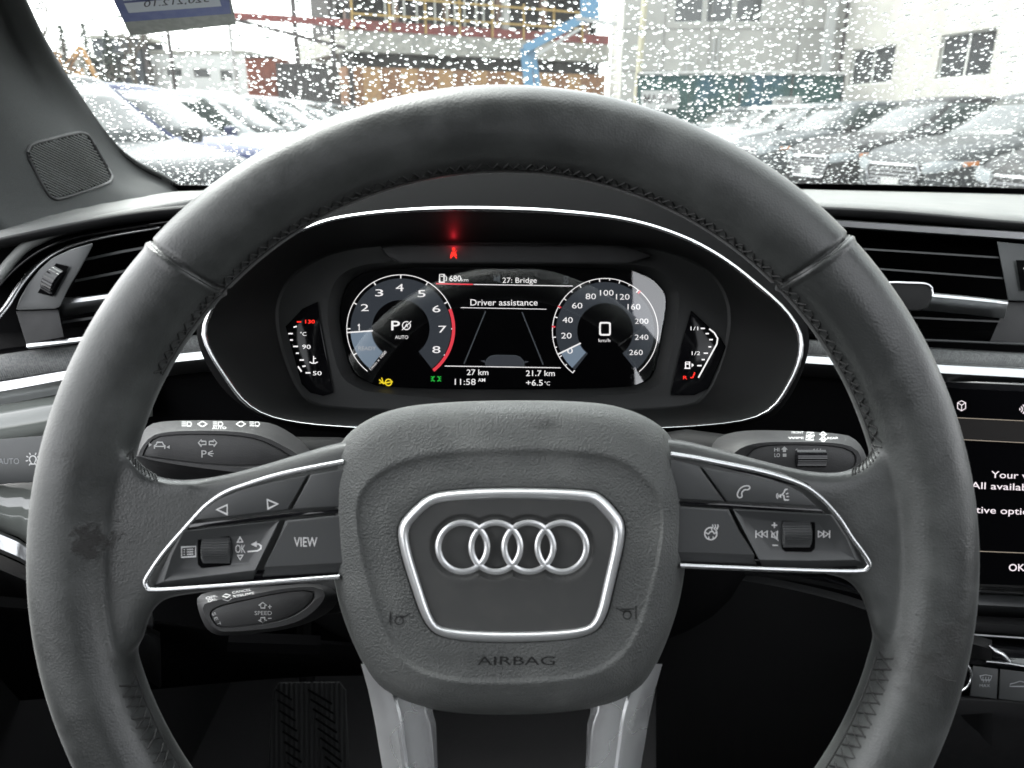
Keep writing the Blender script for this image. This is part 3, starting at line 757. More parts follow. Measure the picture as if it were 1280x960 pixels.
# side gauges
def side_gauge(poly, whites, reds, texts):
    mb = MB(); plate(mb, poly, DS-.0115, DS-.008, bev=1.5, nb=2); g = mb.build('side_gauge', M['lens'], clu)
    mb = MB(); Dg = DS-.0121
    for q in whites: stroke(mb, q, 1.7, Dg)
    for s, x, y, h, w in texts: text(mb, s, x, y, h, Dg, w=w, bold=.0)
    if poly[0][0] > 600:
        stroke(mb, [(886.5,411),(893,416),(897,423),(896,430),(873,472)], 1.7, Dg)
        stroke(mb, [(857,452.5),(862,452.5),(862,460),(857,460)], 1.1, Dg, closed=True); stroke(mb, [(855.5,460.5),(863,460.5)], 1.1, Dg); stroke(mb, [(857.5,455),(861,455)], 1.4, Dg); fill(mb, [(864.5,454),(867.5,456.3),(864.5,459)], Dg)
    else:
        stroke(mb, [(392,445),(392,454)], 1.3, Dg); stroke(mb, [(387,452.5),(390,454),(394,454),(397,452.5)], 1.3, Dg); stroke(mb, [(392,448),(395,448)], 1.1, Dg)
    mb.build('gauge_scale', W_, g, smooth=0)
    mb = MB()
    for q in reds: stroke(mb, q, 1.5, Dg)
    if poly[0][0] > 600: text(mb, 'R', 856.5, 472, 4.2, Dg, w=5, bold=.0)
    else: text(mb, '130', 387.5, 402, 4.4, Dg, w=12, bold=.01)
    mb.build('gauge_red_marks', RedL, g, smooth=0)
side_gauge([(357,408),(378,386),(397,377),(400,402),(417,491),(404,495),(388,491),(377,480)],
    [[(367,409),(371,408)],[(360.5,417),(366,417)],[(362.5,425),(366,425)],[(366.5,433),(372.5,433)],[(370,441.5),(373.5,441.5)],[(374.5,450),(380,450)],[(378,458),(382,457.5)],[(382,466),(388,466)],[(372.5,458),(377,464.5)]],
    [[(371,402.3),(376.5,402.3)]], [('°C',379,417.5,4.6,8),('90',383,433.5,5,10.5),('50',396.5,466.5,5,11)])
side_gauge([(864,388),(900,421),(908,434),(885,486),(868,494),(838,494),(852,430)],
    [[(876,410.5),(881,410.5)],[(882,417),(886,417)],[(886.5,424.5),(891,424.5)],[(885.5,433.5),(889,433.5)],[(879.5,441.5),(885,441.5)],[(877,449.5),(881,449.5)],[(871.5,457),(877,457)]],
    [[(868.5,465.5),(866,472),(863,472)]], [('1/1',868,410.5,4.5,9.5),('1/2',870,441.5,4.5,10.5)])

# =================================================================== STALKS
def stalk(name, label, sil, face_, panel, Db, Df, printf, root_to, extra=None):
    c = face_[0]
    t = thing(name, label, 'control stalk', K(sum(p[0] for p in face_)/len(face_), sum(p[1] for p in face_)/len(face_), Db), group='control stalks behind the steering wheel')
    cc = (sum(p[0] for p in face_)/len(face_), sum(p[1] for p in face_)/len(face_))
    S = polar(chaikin(sil, 2), cc, 72); Fa = polar(chaikin(face_, 2), cc, 72); Pa = polar(chaikin(panel, 2), cc, 72)
    mb = MB()
    mb.rings([[K(x, y, Db+.01) for x, y in mix([cc]*72, S, .8)], [K(x, y, Db) for x, y in mix([cc]*72, S, .97)], [K(x, y, Db-.004) for x, y in S], [K(x, y, Df+.003) for x, y in mix(S, Fa, .82)], [K(x, y, Df+.0008) for x, y in mix(S, Fa, .95)], [K(x, y, Df) for x, y in mix(S, Fa, 1.0)], [K(x, y, Df) for x, y in mix(Fa, Pa, .8)], [K(x, y, Df+.0009) for x, y in mix(Fa, Pa, .95)], [K(x, y, Df+.0009) for x, y in Pa]], cap0=True)
    b = mb.build('lever', M['plastic'], t, smooth=50)
    mb = MB(); plate(mb, mix([cc]*72, Pa, .985), Df+.0002, Df+.003, bev=1.2, nb=2); lf = mb.build('lever_face', M['plastic'], t)
    mb = MB(); mb.tube([K(*cc, Db+.004), K(root_to[0], root_to[1], Db+.02), K(root_to[0]*.5+315, root_to[1]*.5+300, Db+.05)], [.008, .011, .013], 14); mb.build('lever_shaft', M['plastic2'], t)
    mb = MB(); printf(mb, Df-.0001, Df); project(mb, [b, lf]).build('lever_symbols', M['print_mid'], t, smooth=0)
    if extra: extra(t, Df)
    return t
def topD(y, y0, y1, Db, Df): return Df+(Db-.004-Df)*(y1-y)/(y1-y0)
def pr1(mb, D, _):
    w = 1.5
    fill(mb, [(186,553),(186,558.5),(190,556)], D); fill(mb, [(212,556.5),(212,561),(208,559)], D)
    stroke(mb, [(193,561),(193,557),(195,556),(196.5,552.8),(203,552.8),(204.5,556),(206,557),(206,561)], w, D); stroke(mb, [(193,558),(206,558)], w, D)
    for sx, x in ((1, 248), (-1, 271)): stroke(mb, [(x,553.5),(x+4*sx,549.3),(x+4*sx,551.7),(x+9.5*sx,551.7),(x+9.5*sx,555.7),(x+4*sx,555.7),(x+4*sx,558)], 1.3, D, closed=True)
    text(mb, 'P', 255, 567.5, 9, D, w=6.5, bold=0)
    for a_ in (-32, 0, 32): ca, sa = math.cos(R(a_)), math.sin(R(a_)); stroke(mb, [(259+1*ca,567-1*sa),(259+8*ca,567-6.5*sa)], 1.2, D)
    Dt = .4125
    for x, f in ((233, 1), (272, 1), (318, 0)):
        stroke(mb, [(x+1,527.5),(x+5,527.5),(x+6.5,530),(x+5,532.5),(x+1,532.5)], 1.1, Dt, closed=True)
        for k in (0, 2.4, 4.8): stroke(mb, [(x-6,527.5+k),(x-.5,527.5+k)], 1, Dt)
    for x in (253, 301): stroke(mb, [(x-5.5,530),(x-1,527),(x+1,527),(x+5.5,530),(x+1,533),(x-1,533)], 1.3, Dt, closed=True)
    text(mb, 'AUTO', 274, 534.8, 3, .4105, w=18, bold=.02)
stalk('turn_signal_stalk', 'black indicator stalk above the left spoke, with white arrow and light symbols', [(165,572),(170,555),(177,541),(186,531),(198,527),(235,525),(310,526),(340,528),(364,541),(390,562),(400,600),(300,606),(216,602),(184,596)],
    [(171,572),(176,560),(188,545),(205,540),(240,538),(295,539),(330,545),(356,558),(385,575),(385,598),(290,590),(215,580),(178,573)],
    [(178,568),(190,548),(205,544.5),(240,543),(292,544),(325,549.5),(350,562),(375,578),(290,584),(179,571)], .425, .398, pr1, (420, 570))
def pr2(mb, D, _):
    text(mb, 'SPEED', 329, 766.3, 5, D, w=21.5, bold=.0)
    for sy, y in ((-1, 760), (1, 772)): stroke(mb, [(326,y+0),(326,y+sy*3),(323.5,y+sy*3),(329-.5,y+sy*7),(333.5,y+sy*3),(331,y+sy*3),(331,y)], 1.2, D, closed=True)
    stroke(mb, [(335,758.5),(339.5,758.3)], 1.2, D); stroke(mb, [(337.2,756),(337.2,761)], 1.2, D); stroke(mb, [(335,773),(339.5,772.8)], 1.2, D)
    for s, x, y in (('S',267.5,767.5),('E',270,773.5),('T',273.5,779.5)): text(mb, s, x, y, 4.6, D, w=4, rot=-70, bold=.0)
    Dt = .3905
    text(mb, 'OFF-', 264.5, 746.5, 3.2, Dt+.003, w=15, rot=10, bold=.02); text(mb, 'ON-', 265.5, 750.3, 3.2, Dt, w=12, rot=10, bold=.02); text(mb, 'CANCEL', 302, 738.8, 2.8, Dt+.004, w=24, rot=9, bold=.02); text(mb, 'RESUME', 304.5, 743.6, 3.2, Dt, w=27, rot=10, bold=.02)
    for x, y in ((283, 744.5), (284, 748.8)): stroke(mb, [(x-5,y+.6),(x-1,y-2),(x+5,y-.4),(x+1,y+2.2)], 1.2, Dt, closed=True)
stalk('cruise_control_stalk', 'short black speed-control stalk just under the left spoke', [(245,752),(248,744),(262,739),(330,733),(400,728),(425,740),(420,762),(372,786),(280,796),(262,791),(252,776)],
    [(252,760),(258,752),(310,744),(362,734),(405,733),(408,750),(372,782),(282,791),(268,786),(257,772)],
    [(260,762),(300,752),(359,739),(395,737.5),(392,752),(358,776),(278,786),(268,780)], .405, .388, pr2, (440, 740))
def pr3(mb, D, _):
    text(mb, 'HI', 971, 562, 4.4, D, w=6.5, bold=.02); text(mb, 'LO', 971.5, 569, 4.4, D, w=7, bold=.02)
    fill(mb, [(980.5,558),(985,562),(982.5,562),(982.5,565),(978.5,565),(978.5,562),(976,562)], D); fill(mb, [(978.5,567),(983,567),(983,571),(978.5,571)], D)
    for x in (995.5, 1017, 1021, 1025): fill(mb, [(x-1.5,563),(x+1.2,560),(x+1.2,563)], D)
    Dt = .421
    for x, y in ((1013, 542.5), (1012, 548)): stroke(mb, [(x-4,y-2),(x+4,y-2),(x+5,y+1.8),(x-5,y+1.8)], 1, Dt, closed=True); stroke(mb, [(x-2.5,y+1),(x+2.5,y-1)], 1, Dt)
    for y in (542.8, 549): stroke(mb, arc(1029, y, 2.7, 0, 360, 10), 1.4, Dt); stroke(mb, [(1024,y),(1034,y)], 1.1, Dt)
    text(mb, 'FRONT', 997, 540.5, 2.6, Dt, w=15, bold=.02); text(mb, 'WIPE', 995, 547.4, 2.6, Dt, w=20, bold=.02); text(mb, 'REAR', 1041, 547.5, 2.6, Dt, w=14, bold=.02)
def ex3(t, Df):
    c = K(1010, 572, Df+.004); xs = RC @ Vector((1,0,0)); mb = MB(); rs = []
    for u, k in ((-1,.7),(-.92,1),(.92,1),(1,.7)):
        rs.append([c + xs*u*.0082 + RC @ Vector((0, math.cos(2*math.pi*i/120)*(.0058+(.0002 if (i//2) % 2 else -.0001))*k, math.sin(2*math.pi*i/120)*(.0066+(.0002 if (i//2) % 2 else -.0001))*k)) for i in range(120)])
    mb.rings(rs, cap0=True); mb.build('thumb_wheel', M['gloss'], t, smooth=20)
stalk('wiper_stalk', 'black wiper stalk above the right spoke, with a ribbed thumb wheel', [(885,575),(890,553),(903,543),(932,537.5),(983,538),(1057,542),(1071,550),(1080,562),(1086,580),(1070,604),(980,606),(900,604)],
    [(905,585),(918,564),(935,556),(955,552.5),(1000,552.5),(1040,553),(1066,557),(1079,571),(1070,596),(980,600),(915,600)],
    [(925,584),(938,563),(958,556.5),(1000,556),(1036,557),(1062,561),(1072,573),(1064,592),(980,596),(930,594)], .425, .402, pr3, (860, 560), ex3)
mb = MB(); mb.tube([K(384.5,543,.43), K(384.5,556,.43)], .0004, 6)
# =================================================================== DASHBOARD
dash = thing('dashboard', 'dark padded dashboard with woven inlay and satin trim running behind the steering wheel', 'dashboard', K(640, 560, .66))
kw = lambda x, y, Y: at(x, y, Y)
# top pad: rows from the windscreen base to the front edge (x, y, distance ahead)
mb = MB()
sheet(mb, [[(-150,262,.95),(180,241,.99),(400,236,1.02),(640,234,1.03),(900,234,1.03),(1100,238,1.03),(1280,243,1.02),(1500,252,.99)],
           [(-80,300,.62),(180,256,.66),(400,246,.68),(640,244,.69),(900,249,.69),(1100,256,.68),(1280,268,.66),(1500,284,.63)],
           [(-60,310,.55),(180,263,.585),(400,252,.60),(640,250,.61),(900,254,.61),(1100,262,.60),(1280,277,.585),(1500,292,.56)]], 8, kw)
mb.build('top_pad', M['padtop'], dash, smooth=60, solid=.004)
mb = MB()
sheet(mb, [[(-60,310,.55),(180,263,.585),(400,252,.60),(640,250,.61),(900,254,.61),(1100,262,.60),(1280,277,.585),(1500,292,.56)],
           [(-60,317,.552),(180,270,.588),(400,260,.604),(640,258,.613),(900,262,.613),(1100,269,.604),(1280,284,.588),(1500,299,.563)],
           [(-60,319,.60),(180,273,.63),(400,263,.64),(640,261,.65),(900,265,.65),(1100,273,.64),(1280,288,.63),(1500,303,.61)]], 8, kw)
mb.build('pad_edge', M['plastic2'], dash, smooth=60, solid=.003)
# right hand side rails (x, y, depth)
def rail(name, rows, m, par=None, n=6, sm=45, solid=.003):
    mb = MB(); sheet(mb, rows, n); return mb.build(name, m, par or dash, smooth=sm, solid=solid)
rail('vent_trim_strip', [[(900,264,.600),(1050,274.5,.595),(1280,289,.59),(1500,304,.585)],[(900,265,.594),(1050,276,.589),(1280,290.5,.584),(1500,305,.579)],[(900,271,.595),(1052,283,.590),(1280,299,.585),(1500,315,.58)],[(900,273,.602),(1052,285,.597),(1280,301,.592),(1500,317,.587)]], M['satin'])
# back wall of the dashboard behind vents
rail('back_panel', [[(-200,300,.72),(300,270,.74),(900,262,.74),(1500,300,.72)],[(-200,560,.70),(300,500,.72),(900,500,.72),(1500,560,.70)],[(-200,720,.70),(300,700,.72),(900,700,.72),(1500,740,.70)]], M['dark'], n=5)
# woven inlay and metal line, passing behind the cluster
rail('woven_inlay', [[(-200,475,.56),(0,443,.575),(120,429,.585),(300,416,.60),(640,410,.61),(960,421,.60),(1160,434,.59),(1280,441,.585),(1500,455,.57)],
                     [(-200,478,.553),(0,446,.568),(120,432,.578),(300,419,.593),(640,413,.603),(960,424,.593),(1160,437,.583),(1280,444,.578),(1500,458,.563)],
                     [(-200,507,.545),(0,475,.560),(120,457,.570),(300,436,.588),(640,432,.598),(960,441,.588),(1160,455,.577),(1280,461,.572),(1500,474,.557)]], M['fabric'])
rail('inlay_shadow_gap', [[(-200,507,.553),(0,475,.568),(120,457,.578),(300,436,.596),(640,432,.606),(960,441,.596),(1160,455,.585),(1280,461,.580),(1500,474,.565)],
                     [(-200,511,.553),(0,479,.568),(120,460,.578),(300,439,.596),(640,435,.606),(960,444,.596),(1160,458,.585),(1280,464,.580),(1500,477,.565)]], M['dark'], solid=.002)
rail('satin_rail', [[(-200,511,.556),(0,479,.566),(120,460,.574),(300,439,.588),(640,435,.598),(960,445,.588),(1160,457.5,.577),(1280,464,.572),(1500,477,.557)],
                    [(-200,514,.551),(0,482,.561),(120,462.5,.569),(300,440.5,.583),(640,437,.593),(960,447,.583),(1160,459.5,.572),(1280,466,.567),(1500,479,.552)],
                    [(-200,521,.549),(0,489,.559),(120,468,.567),(300,445,.581),(640,441,.591),(960,451,.581),(1160,464.5,.570),(1280,471,.565),(1500,484,.55)],
                    [(-200,535,.555),(0,503,.565),(120,482,.573),(300,458,.590),(640,455,.600),(960,465,.590),(1160,476,.579),(1280,480,.574),(1500,492,.559)]], M['satin'], sm=30)
rail('gloss_fascia', [[(150,475,.585),(300,458,.595),(640,455,.605),(960,465,.596),(1160,476,.588),(1240,478,.585)],[(150,560,.60),(300,560,.61),(640,560,.61),(960,560,.61),(1160,560,.61),(1240,560,.61)],[(150,640,.63),(300,640,.64),(640,640,.64),(960,640,.64),(1160,640,.64),(1240,640,.62)]], M['dark'], n=4)
# shiny light-switch surround on the left
rail('gloss_side_panel', [[(-200,535,.553),(0,504,.563),(90,487,.571),(190,476,.58)],[(-200,585,.548),(0,552,.558),(90,538,.566),(190,520,.575)]], M['glossgrey'], n=4)
rail('gloss_side_panel', [[(-200,640,.55),(0,606,.56),(90,598,.568),(190,600,.58)],[(-200,640,.548),(0,664,.562),(60,699,.566),(190,760,.585)]], M['glossgrey'], n=4)
rail('silver_side_rail', [[(-200,588,.560),(0,664,.558),(45,687,.562),(190,760,.58)],[(-200,592,.554),(0,668,.552),(45,691,.556),(190,764,.574)],[(-200,608,.553),(0,686,.551),(45,708,.555),(190,780,.573)],[(-200,612,.560),(0,691,.558),(45,713,.562),(190,786,.58)]], M['satin'], n=4)
rail('side_pad', [[(-300,560,.56),(0,693,.565),(60,722,.57),(200,790,.60)],[(-300,600,.555),(0,712,.558),(60,742,.562),(200,800,.59)],[(-300,760,.60),(0,745,.60),(60,775,.60),(200,860,.62)]], M['plastic2'], n=4)
# knee panels and column shroud
rail('knee_panel', [[(820,690,.60),(860,706,.585),(960,722,.575),(1050,742,.57),(1120,765,.565),(1240,800,.565)],[(820,700,.59),(860,714,.576),(960,731,.566),(1050,752,.56),(1120,776,.556),(1240,812,.556)],[(820,720,.59),(860,730,.58),(960,750,.57),(1050,772,.57),(1120,800,.57),(1240,840,.57)],[(820,1000,.72),(860,1010,.70),(960,1020,.70),(1050,1030,.70),(1120,1040,.70),(1240,1060,.68)]], M['plastic2'], n=5, sm=60)
rail('satin_rail', [[(840,706,.57),(960,712,.56),(1020,718,.552),(1058,729,.548),(1075,738,.55)],[(840,709,.565),(960,716,.554),(1020,723,.546),(1060,734,.544),(1076,741,.548)],[(840,712,.57),(960,722,.56),(1020,731,.553),(1058,739,.55),(1075,744,.553)]], M['gloss'], n=5)
mb = MB(); cs = [(300,640),(330,600),(420,570),(640,556),(860,572),(950,600),(980,650),(960,730),(900,790),(760,830),(640,840),(500,832),(400,800),(330,740)]
c0 = (640, 690); P_ = polar(chaikin(cs, 2), c0, 60)
mb.rings([[K(x, y, .62) for x, y in mix([c0]*60, P_, .95)], [K(x, y, .50) for x, y in mix([c0]*60, P_, .86)], [K(x, y, .44) for x, y in mix([c0]*60, P_, .70)], [K(x, y, .43) for x, y in mix([c0]*60, P_, .55)], [K(x, y, .33) for x, y in mix([c0]*60, P_, .42)]], cap0=True)
mb.build('column_shroud', M['dark'], dash)
rail('lower_panel', [[(-300,745,.64),(100,770,.64),(400,805,.62),(640,815,.62),(900,800,.62),(1300,800,.66)],[(-300,900,.74),(100,870,.74),(400,845,.72),(640,850,.72),(900,850,.72),(1300,900,.74)]], M['dark'], n=4)
mb = MB(); mb.bar(K(285, 802, .56), K(400, 806, .58), .012, .008); mb.build('knee_trim', M['dark'], dash)

# =================================================================== AIR VENTS
def vent(name, label, org, frame_rows, caps, slats, bars, wheel_q, knob=None):
    v = thing(name, label, 'air vent', org, group='dashboard air vents')
    mb = MB()
    sheet(mb, frame_rows, 3); mb.build('duct', M['dark'], v, smooth=0, solid=.002)
    for q, D, b, m in caps:
        mb = MB(); plate(mb, q, D, D+b, bev=1.2, nb=2); mb.build('end_cap', m, v)
    for a, b, w in slats:
        mb = MB(); A, B = K(*a), K(*b); mb.bar(A, B, w, .022, up=(0,1,.0)); mb.v = mb.v
        mb.build('slat', M['plastic'], v, smooth=0)
    for rows, m in bars:
        mb = MB(); sheet(mb, rows, 3); mb.build('slat_trim', m, v, smooth=30, solid=.003)
    # thumb wheel in a pocket
    q, c, ax, D = wheel_q
    mb = MB(); fill(mb, q, D-.0004); mb.build('wheel_recess', M['dark'], v, smooth=0)
    mb = MB(); a = K(c[0]-ax[0], c[1]-ax[1], D); b = K(c[0]+ax[0], c[1]+ax[1], D)
    u = (b-a).normalized(); n_ = RC @ Vector((0,0,1)); s_ = u.cross(n_); L_ = (b-a).length/2; rs = []
    for k in (-1, -.8, .8, 1):
        ring = []
        for i in range(64):
            t = 2*math.pi*i/64; rr = L_*1.15*(1 if abs(k) < 1 else .9)*(1+(.012 if i % 2 else -.012))
            ring.append((a+b)/2 - n_*L_*.62 + s_*k*ax[2] + u*math.cos(t)*rr + n_*math.sin(t)*rr)
        rs.append(ring)
    mb.rings(rs, cap0=True); mb.build('thumb_wheel', M['gloss'], v, smooth=20)
    if knob: knob(v)
    return v
def slat_v(mb_, pts_front, dip, depth):
    """a slat blade: front edge through pts, running back into the duct"""
    rows = [[(x, y-dip*.5, D) for x, y, D in pts_front], [(x, y+dip*.5, D) for x, y, D in pts_front], [(x, y+dip*.5, D+depth) for x, y, D in pts_front], [(x, y-dip*.5, D+depth) for x, y, D in pts_front]]
    P = [[K(*p) for p in r] for r in rows]
    mb_.rings([[P[k][i] for k in range(4)] for i in range(len(pts_front))], cap0=True, cap1=True)
def knobR(v):
    mb = MB(); q = chaikin([(1106,356),(1113,352),(1158,354),(1166,361),(1166,371),(1158,389),(1120,388),(1104,376)], 1)
    plate(mb, q, .560, .585, bev=2, nb=3); kb = mb.build('vent_knob', M['plastic2'], v)
    mb = MB(); mb.tube([K(x, y, .5600) for x, y in catmull([(1106,358),(1112,353.5),(1135,353.8),(1157,355),(1164.5,360.5),(1165,370)], 4)], .0009, 8); mb.build('knob_edge', M['chrome'], kb)
vr = vent('air_vent', 'wide centre air vent with dark slats and silver cross bar, right of the wheel', K(1160, 360, .60),
    [[(1000,278,.60),(1100,284,.598),(1260,298,.594)],[(1000,300,.66),(1100,300,.66),(1260,310,.66)],[(1000,400,.66),(1100,410,.66),(1260,416,.66)],[(1000,420,.594),(1100,424,.591),(1260,430,.588)]],
    [([(1246,302),(1330,310),(1345,372),(1330,379),(1260,375.5)], .580, .02, M['trimgrey']), ([(1259,377),(1330,380),(1345,384),(1345,432),(1237,427)], .583, .02, M['plastic'])],
    [], [([[(1040,360,.584),(1167,366,.580),(1260,375.5,.578)],[(1040,361,.578),(1167,367.5,.574),(1260,377,.572)],[(1040,364,.577),(1167,371,.573),(1260,380,.571)],[(1040,380,.585),(1167,389,.581),(1255,398,.579)]], M['satin'])],
    ([(1270,325),(1300,326),(1312,366),(1276,363)], (1290, 346), (2, 15, .006), .578), knobR)
for pts in ([(1000,306,.588),(1076,311,.586),(1250,322,.582)], [(1000,330,.588),(1097,336,.586),(1256,348,.582)], [(1060,392,.588),(1142,397,.586),(1250,402,.582)]):
    mb = MB(); slat_v(mb, pts, 2.2, .035); mb.build('slat', M['button'], vr, smooth=0)
mb = MB(); mb.tube([K(1060,421,.585), K(1157,425,.583), K(1345,433,.579)], .0009, 6); mb.build('lower_lip', M['trimgrey'], vr)
vl = vent('air_vent', 'driver side air vent below the windscreen pillar', K(90, 370, .58),
    [[(-40,360,.60),(60,305,.60),(150,288,.60),(300,275,.61)],[(-40,360,.64),(60,320,.64),(150,300,.66),(300,290,.66)],[(-40,420,.64),(60,415,.64),(150,405,.66),(300,395,.66)],[(-40,445,.585),(60,432,.585),(150,422,.588),(300,410,.60)]],
    [(chaikin([(118,303),(100,337),(86,360),(74,386),(20,388),(24,375),(36,354),(50,336),(66,322),(90,311)], 1, k=.1), .560, .02, M['trimgrey']), ([(20,389),(73,387),(80,421),(33,430)], .563, .02, M['plastic'])],
    [], [([[(74,372,.572),(110,370,.573),(190,358,.580)],[(74,374,.567),(110,371.5,.568),(190,360,.575)],[(74,380,.566),(110,376,.567),(190,364,.574)],[(74,399,.574),(110,391,.576),(190,378,.582)]], M['satin'])],
    ([(70,329),(86,333),(66,371),(47,366)], (66, 350), (9, -16, .005), .558))
for pts in ([(104,325,.578),(150,315,.582),(260,295,.59)], [(90,352,.576),(150,340,.582),(260,320,.59)], [(78,403,.578),(130,395,.582),(260,378,.59)]):
    mb = MB(); slat_v(mb, pts, 3.2, .035); mb.build('slat', M['button'], vl, smooth=0)
mb = MB(); sheet(mb, [[(33,430,.563),(100,421.5,.568),(200,408,.578)],[(33,434,.562),(100,426,.567),(200,413,.577)]], 3); mb.build('lower_lip', M['chrome'], vl, smooth=0, solid=.003)
# curved surround of the side vent
def band(name, ctr, w, D0_, D1_, m, par, sol=.003, crown=.003):
    c = catmull(ctr, 6); A = []
    for i, p in enumerate(c):
        a, b = c[max(0, i-1)], c[min(len(c)-1, i+1)]; t = Vector((b[0]-a[0], b[1]-a[1])).normalized(); n = Vector((-t.y, t.x)); f = i/(len(c)-1); D = D0_+(D1_-D0_)*f
        ww = w(f) if callable(w) else w
        A.append([K(p[0]+n.x*ww*k, p[1]+n.y*ww*k, D-crown*(1-(2*k)**2)+.006*(abs(k) > .49)) for k in (-.5,-.46,-.3,0,.3,.46,.5)])
    mb = MB(); mb.rings(A, cap1=False, closed=False); return mb.build(name, m, par, smooth=60, solid=sol)
band('vent_surround', [(-30,385),(0,344),(13,327),(31,309),(50,298.5),(75,288),(112,278.5),(160,268),(215,258),(270,250)], lambda f: 15-3*f, .545, .60, M['padtop'], dash)
band('vent_surround', [(-36,400),(-12,368),(12,340),(36,320),(60,306.5),(90,296.5),(130,288),(180,280),(240,272)], 8, .556, .606, M['gloss'], dash, crown=.001)
band('vent_trim_strip', [(-10,405),(8,383),(22,361),(36,343),(52,327),(72,314),(100,303.5),(140,294),(200,284)], lambda f: 8-3*f, .558, .60, M['chrome'], dash, crown=.001)

# =================================================================== LIGHT SWITCH
ls = thing('light_switch_panel', 'grey touch panel with AUTO and bulb symbols at the far side of the wheel', 'light switch', K(20, 575, .57))
mb = MB(); plate(mb, [(-120,565),(0,549),(70,543),(85,545),(80,600),(0,605),(-120,610)], .548, .56, bev=1.5, nb=2); mb.build('switch_face', M['trimgrey'], ls)
mb = MB(); text(mb, 'AUTO', 11, 576.5, 7, .5477, w=26, bold=.0); text(mb, 'OFF', -22, 576.5, 7, .5477, bold=0); mb.build('auto_lettering', M['print_dim'], ls, smooth=0)
mb = MB(); stroke(mb, arc(41, 574, 4.2, -50, 230, 14), 1.5, .5477); stroke(mb, [(38.5,577.5),(39,580),(43,580),(43.5,577.5)], 1.3, .5477)
for a_ in (-60, -15, 25, 62, 118, 155, 195, 240): ca, sa = math.cos(R(a_)), math.sin(R(a_)); stroke(mb, [(41+6*ca,574-6*sa),(41+9*ca,574-9*sa)], 1.3, .5477)
mb.build('bulb_symbol', M['white'], ls, smooth=0)

# =================================================================== TOUCHSCREEN and climate panel
def turn(mb):
    for i, v in enumerate(mb.v):
        q = RC.transposed() @ (v-CAM); px = CX+q.x/-q.z*F
        mb.v[i] = CAM+(v-CAM)/(.97+(px-1150)/400*.20)
    return mb
ts = thing('touchscreen', 'black centre touchscreen showing white message text, partly behind the wheel', 'touchscreen', K(1330, 600, .62))
mb = MB(); plate(mb, chaikin([(1150,473),(1560,492),(1560,750),(1170,733)], 1, k=.06), .566, .59, bev=3, nb=3); turn(mb).build('screen_housing', M['gloss'], ts)
mb = MB(); fill(mb, [(1172,484),(1550,503),(1550,742),(1172,728)], .5655); scn = turn(mb).build('display', M['lcd'], ts, smooth=0)
mb = MB(); fill(mb, [(1172,521),(1550,539),(1550,566),(1172,548)], .5652); turn(mb).build('header_band', glow('display_band', (.012,.011,.011), 1), scn, smooth=0)
mb = MB(); sD = .5648
for (x0,y0,x1,y1) in ((1172,521,1550,539),(1172,548,1550,567),(1172,687,1550,702)): stroke(mb, [(x0,y0),(x1,y1)], .9, sD)
turn(mb).build('display_lines', glow('display_line', (.35,.3,.24), 1), scn, smooth=0)
mb = MB()
TW = glow('screen_text', (.95,.85,.9), 1.1)
for s_, x, y, w__ in (('Your vehicle', 1239, 593, 84), ('All available', 1213.5, 606.5, 84), ('Alternative options', 1168, 635, 134)):
    mb = MB(); text(mb, s_, x, y, 8.2, sD, al='l', w=w__, bold=.004, rot=-2.2); turn(mb).build('message_text', TW, scn, smooth=0)
mb = MB()
text(mb, 'OK', 1261, 709.5, 8.6, sD, al='l', w=20, bold=.008); turn(mb).build('message_text', TW, scn, smooth=0); mb = MB()
q = [(1202,501),(1207,503.5),(1207,510.5),(1202,513.5),(1197,510.5),(1197,503.5)]; stroke(mb, q, 1, sD, closed=True); stroke(mb, [(1197,503.5),(1202,506.5),(1207,503.5)], 1, sD); stroke(mb, [(1202,506.5),(1202,513.5)], 1, sD)
turn(mb).build('screen_symbol', TW, scn, smooth=0); mb = MB()
for k in (2, 5, 8): stroke(mb, arc(1273, 511.5, k, -45, 45, 6), 1.3, sD)
turn(mb).build('screen_symbol', TW, scn, smooth=0)
cp = thing('climate_panel', 'climate control panel with glossy rail, chrome rotary knob and dim key symbols', 'climate panel', K(1260, 830, .60))
mb = MB(); sheet(mb, [[(1150,731,.575),(1280,737,.57),(1560,750,.57)],[(1150,733,.571),(1280,739,.566),(1560,752,.566)],[(1150,736,.570),(1280,742,.565),(1560,755,.565)],[(1150,740,.576),(1280,746,.571),(1560,759,.571)]], 3); mb.build('satin_rail', M['chrome'], cp, solid=.003)
mb = MB(); sheet(mb, [[(1150,740,.576),(1280,746,.571),(1560,759,.571)],[(1150,750,.574),(1280,756,.569),(1560,770,.569)],[(1150,762,.59),(1280,768,.585),(1560,780,.585)]], 3); mb.build('upper_ledge', M['trimgrey'], cp, smooth=30, solid=.003)
mb = MB(); sheet(mb, [[(1150,762,.60),(1280,768,.595),(1560,780,.595)],[(1150,768,.585),(1280,774,.58),(1560,787,.58)],[(1150,776,.576),(1280,782,.571),(1560,795,.571)],[(1150,786,.580),(1280,792,.575),(1560,805,.575)],[(1150,790,.59),(1280,796,.585),(1560,809,.585)]], 4); mb.build('lower_ledge', M['plastic'], cp, smooth=60, solid=.003)
mb = MB(); mb.tube([K(1150,788.5,.577), K(1280,797.5,.572), K(1560,817,.572)], .0008, 6); mb.build('accent_line', M['satin'], cp)
mb = MB(); sheet(mb, [[(1150,792,.59),(1280,800,.585),(1560,820,.585)],[(1150,806,.575),(1280,812,.57),(1560,832,.57)],[(1150,826,.565),(1280,834,.56),(1560,852,.56)],[(1150,828,.57),(1280,838,.565),(1560,856,.565)]], 5); mb.build('gloss_rail', M['gloss'], cp, smooth=50, solid=.003)
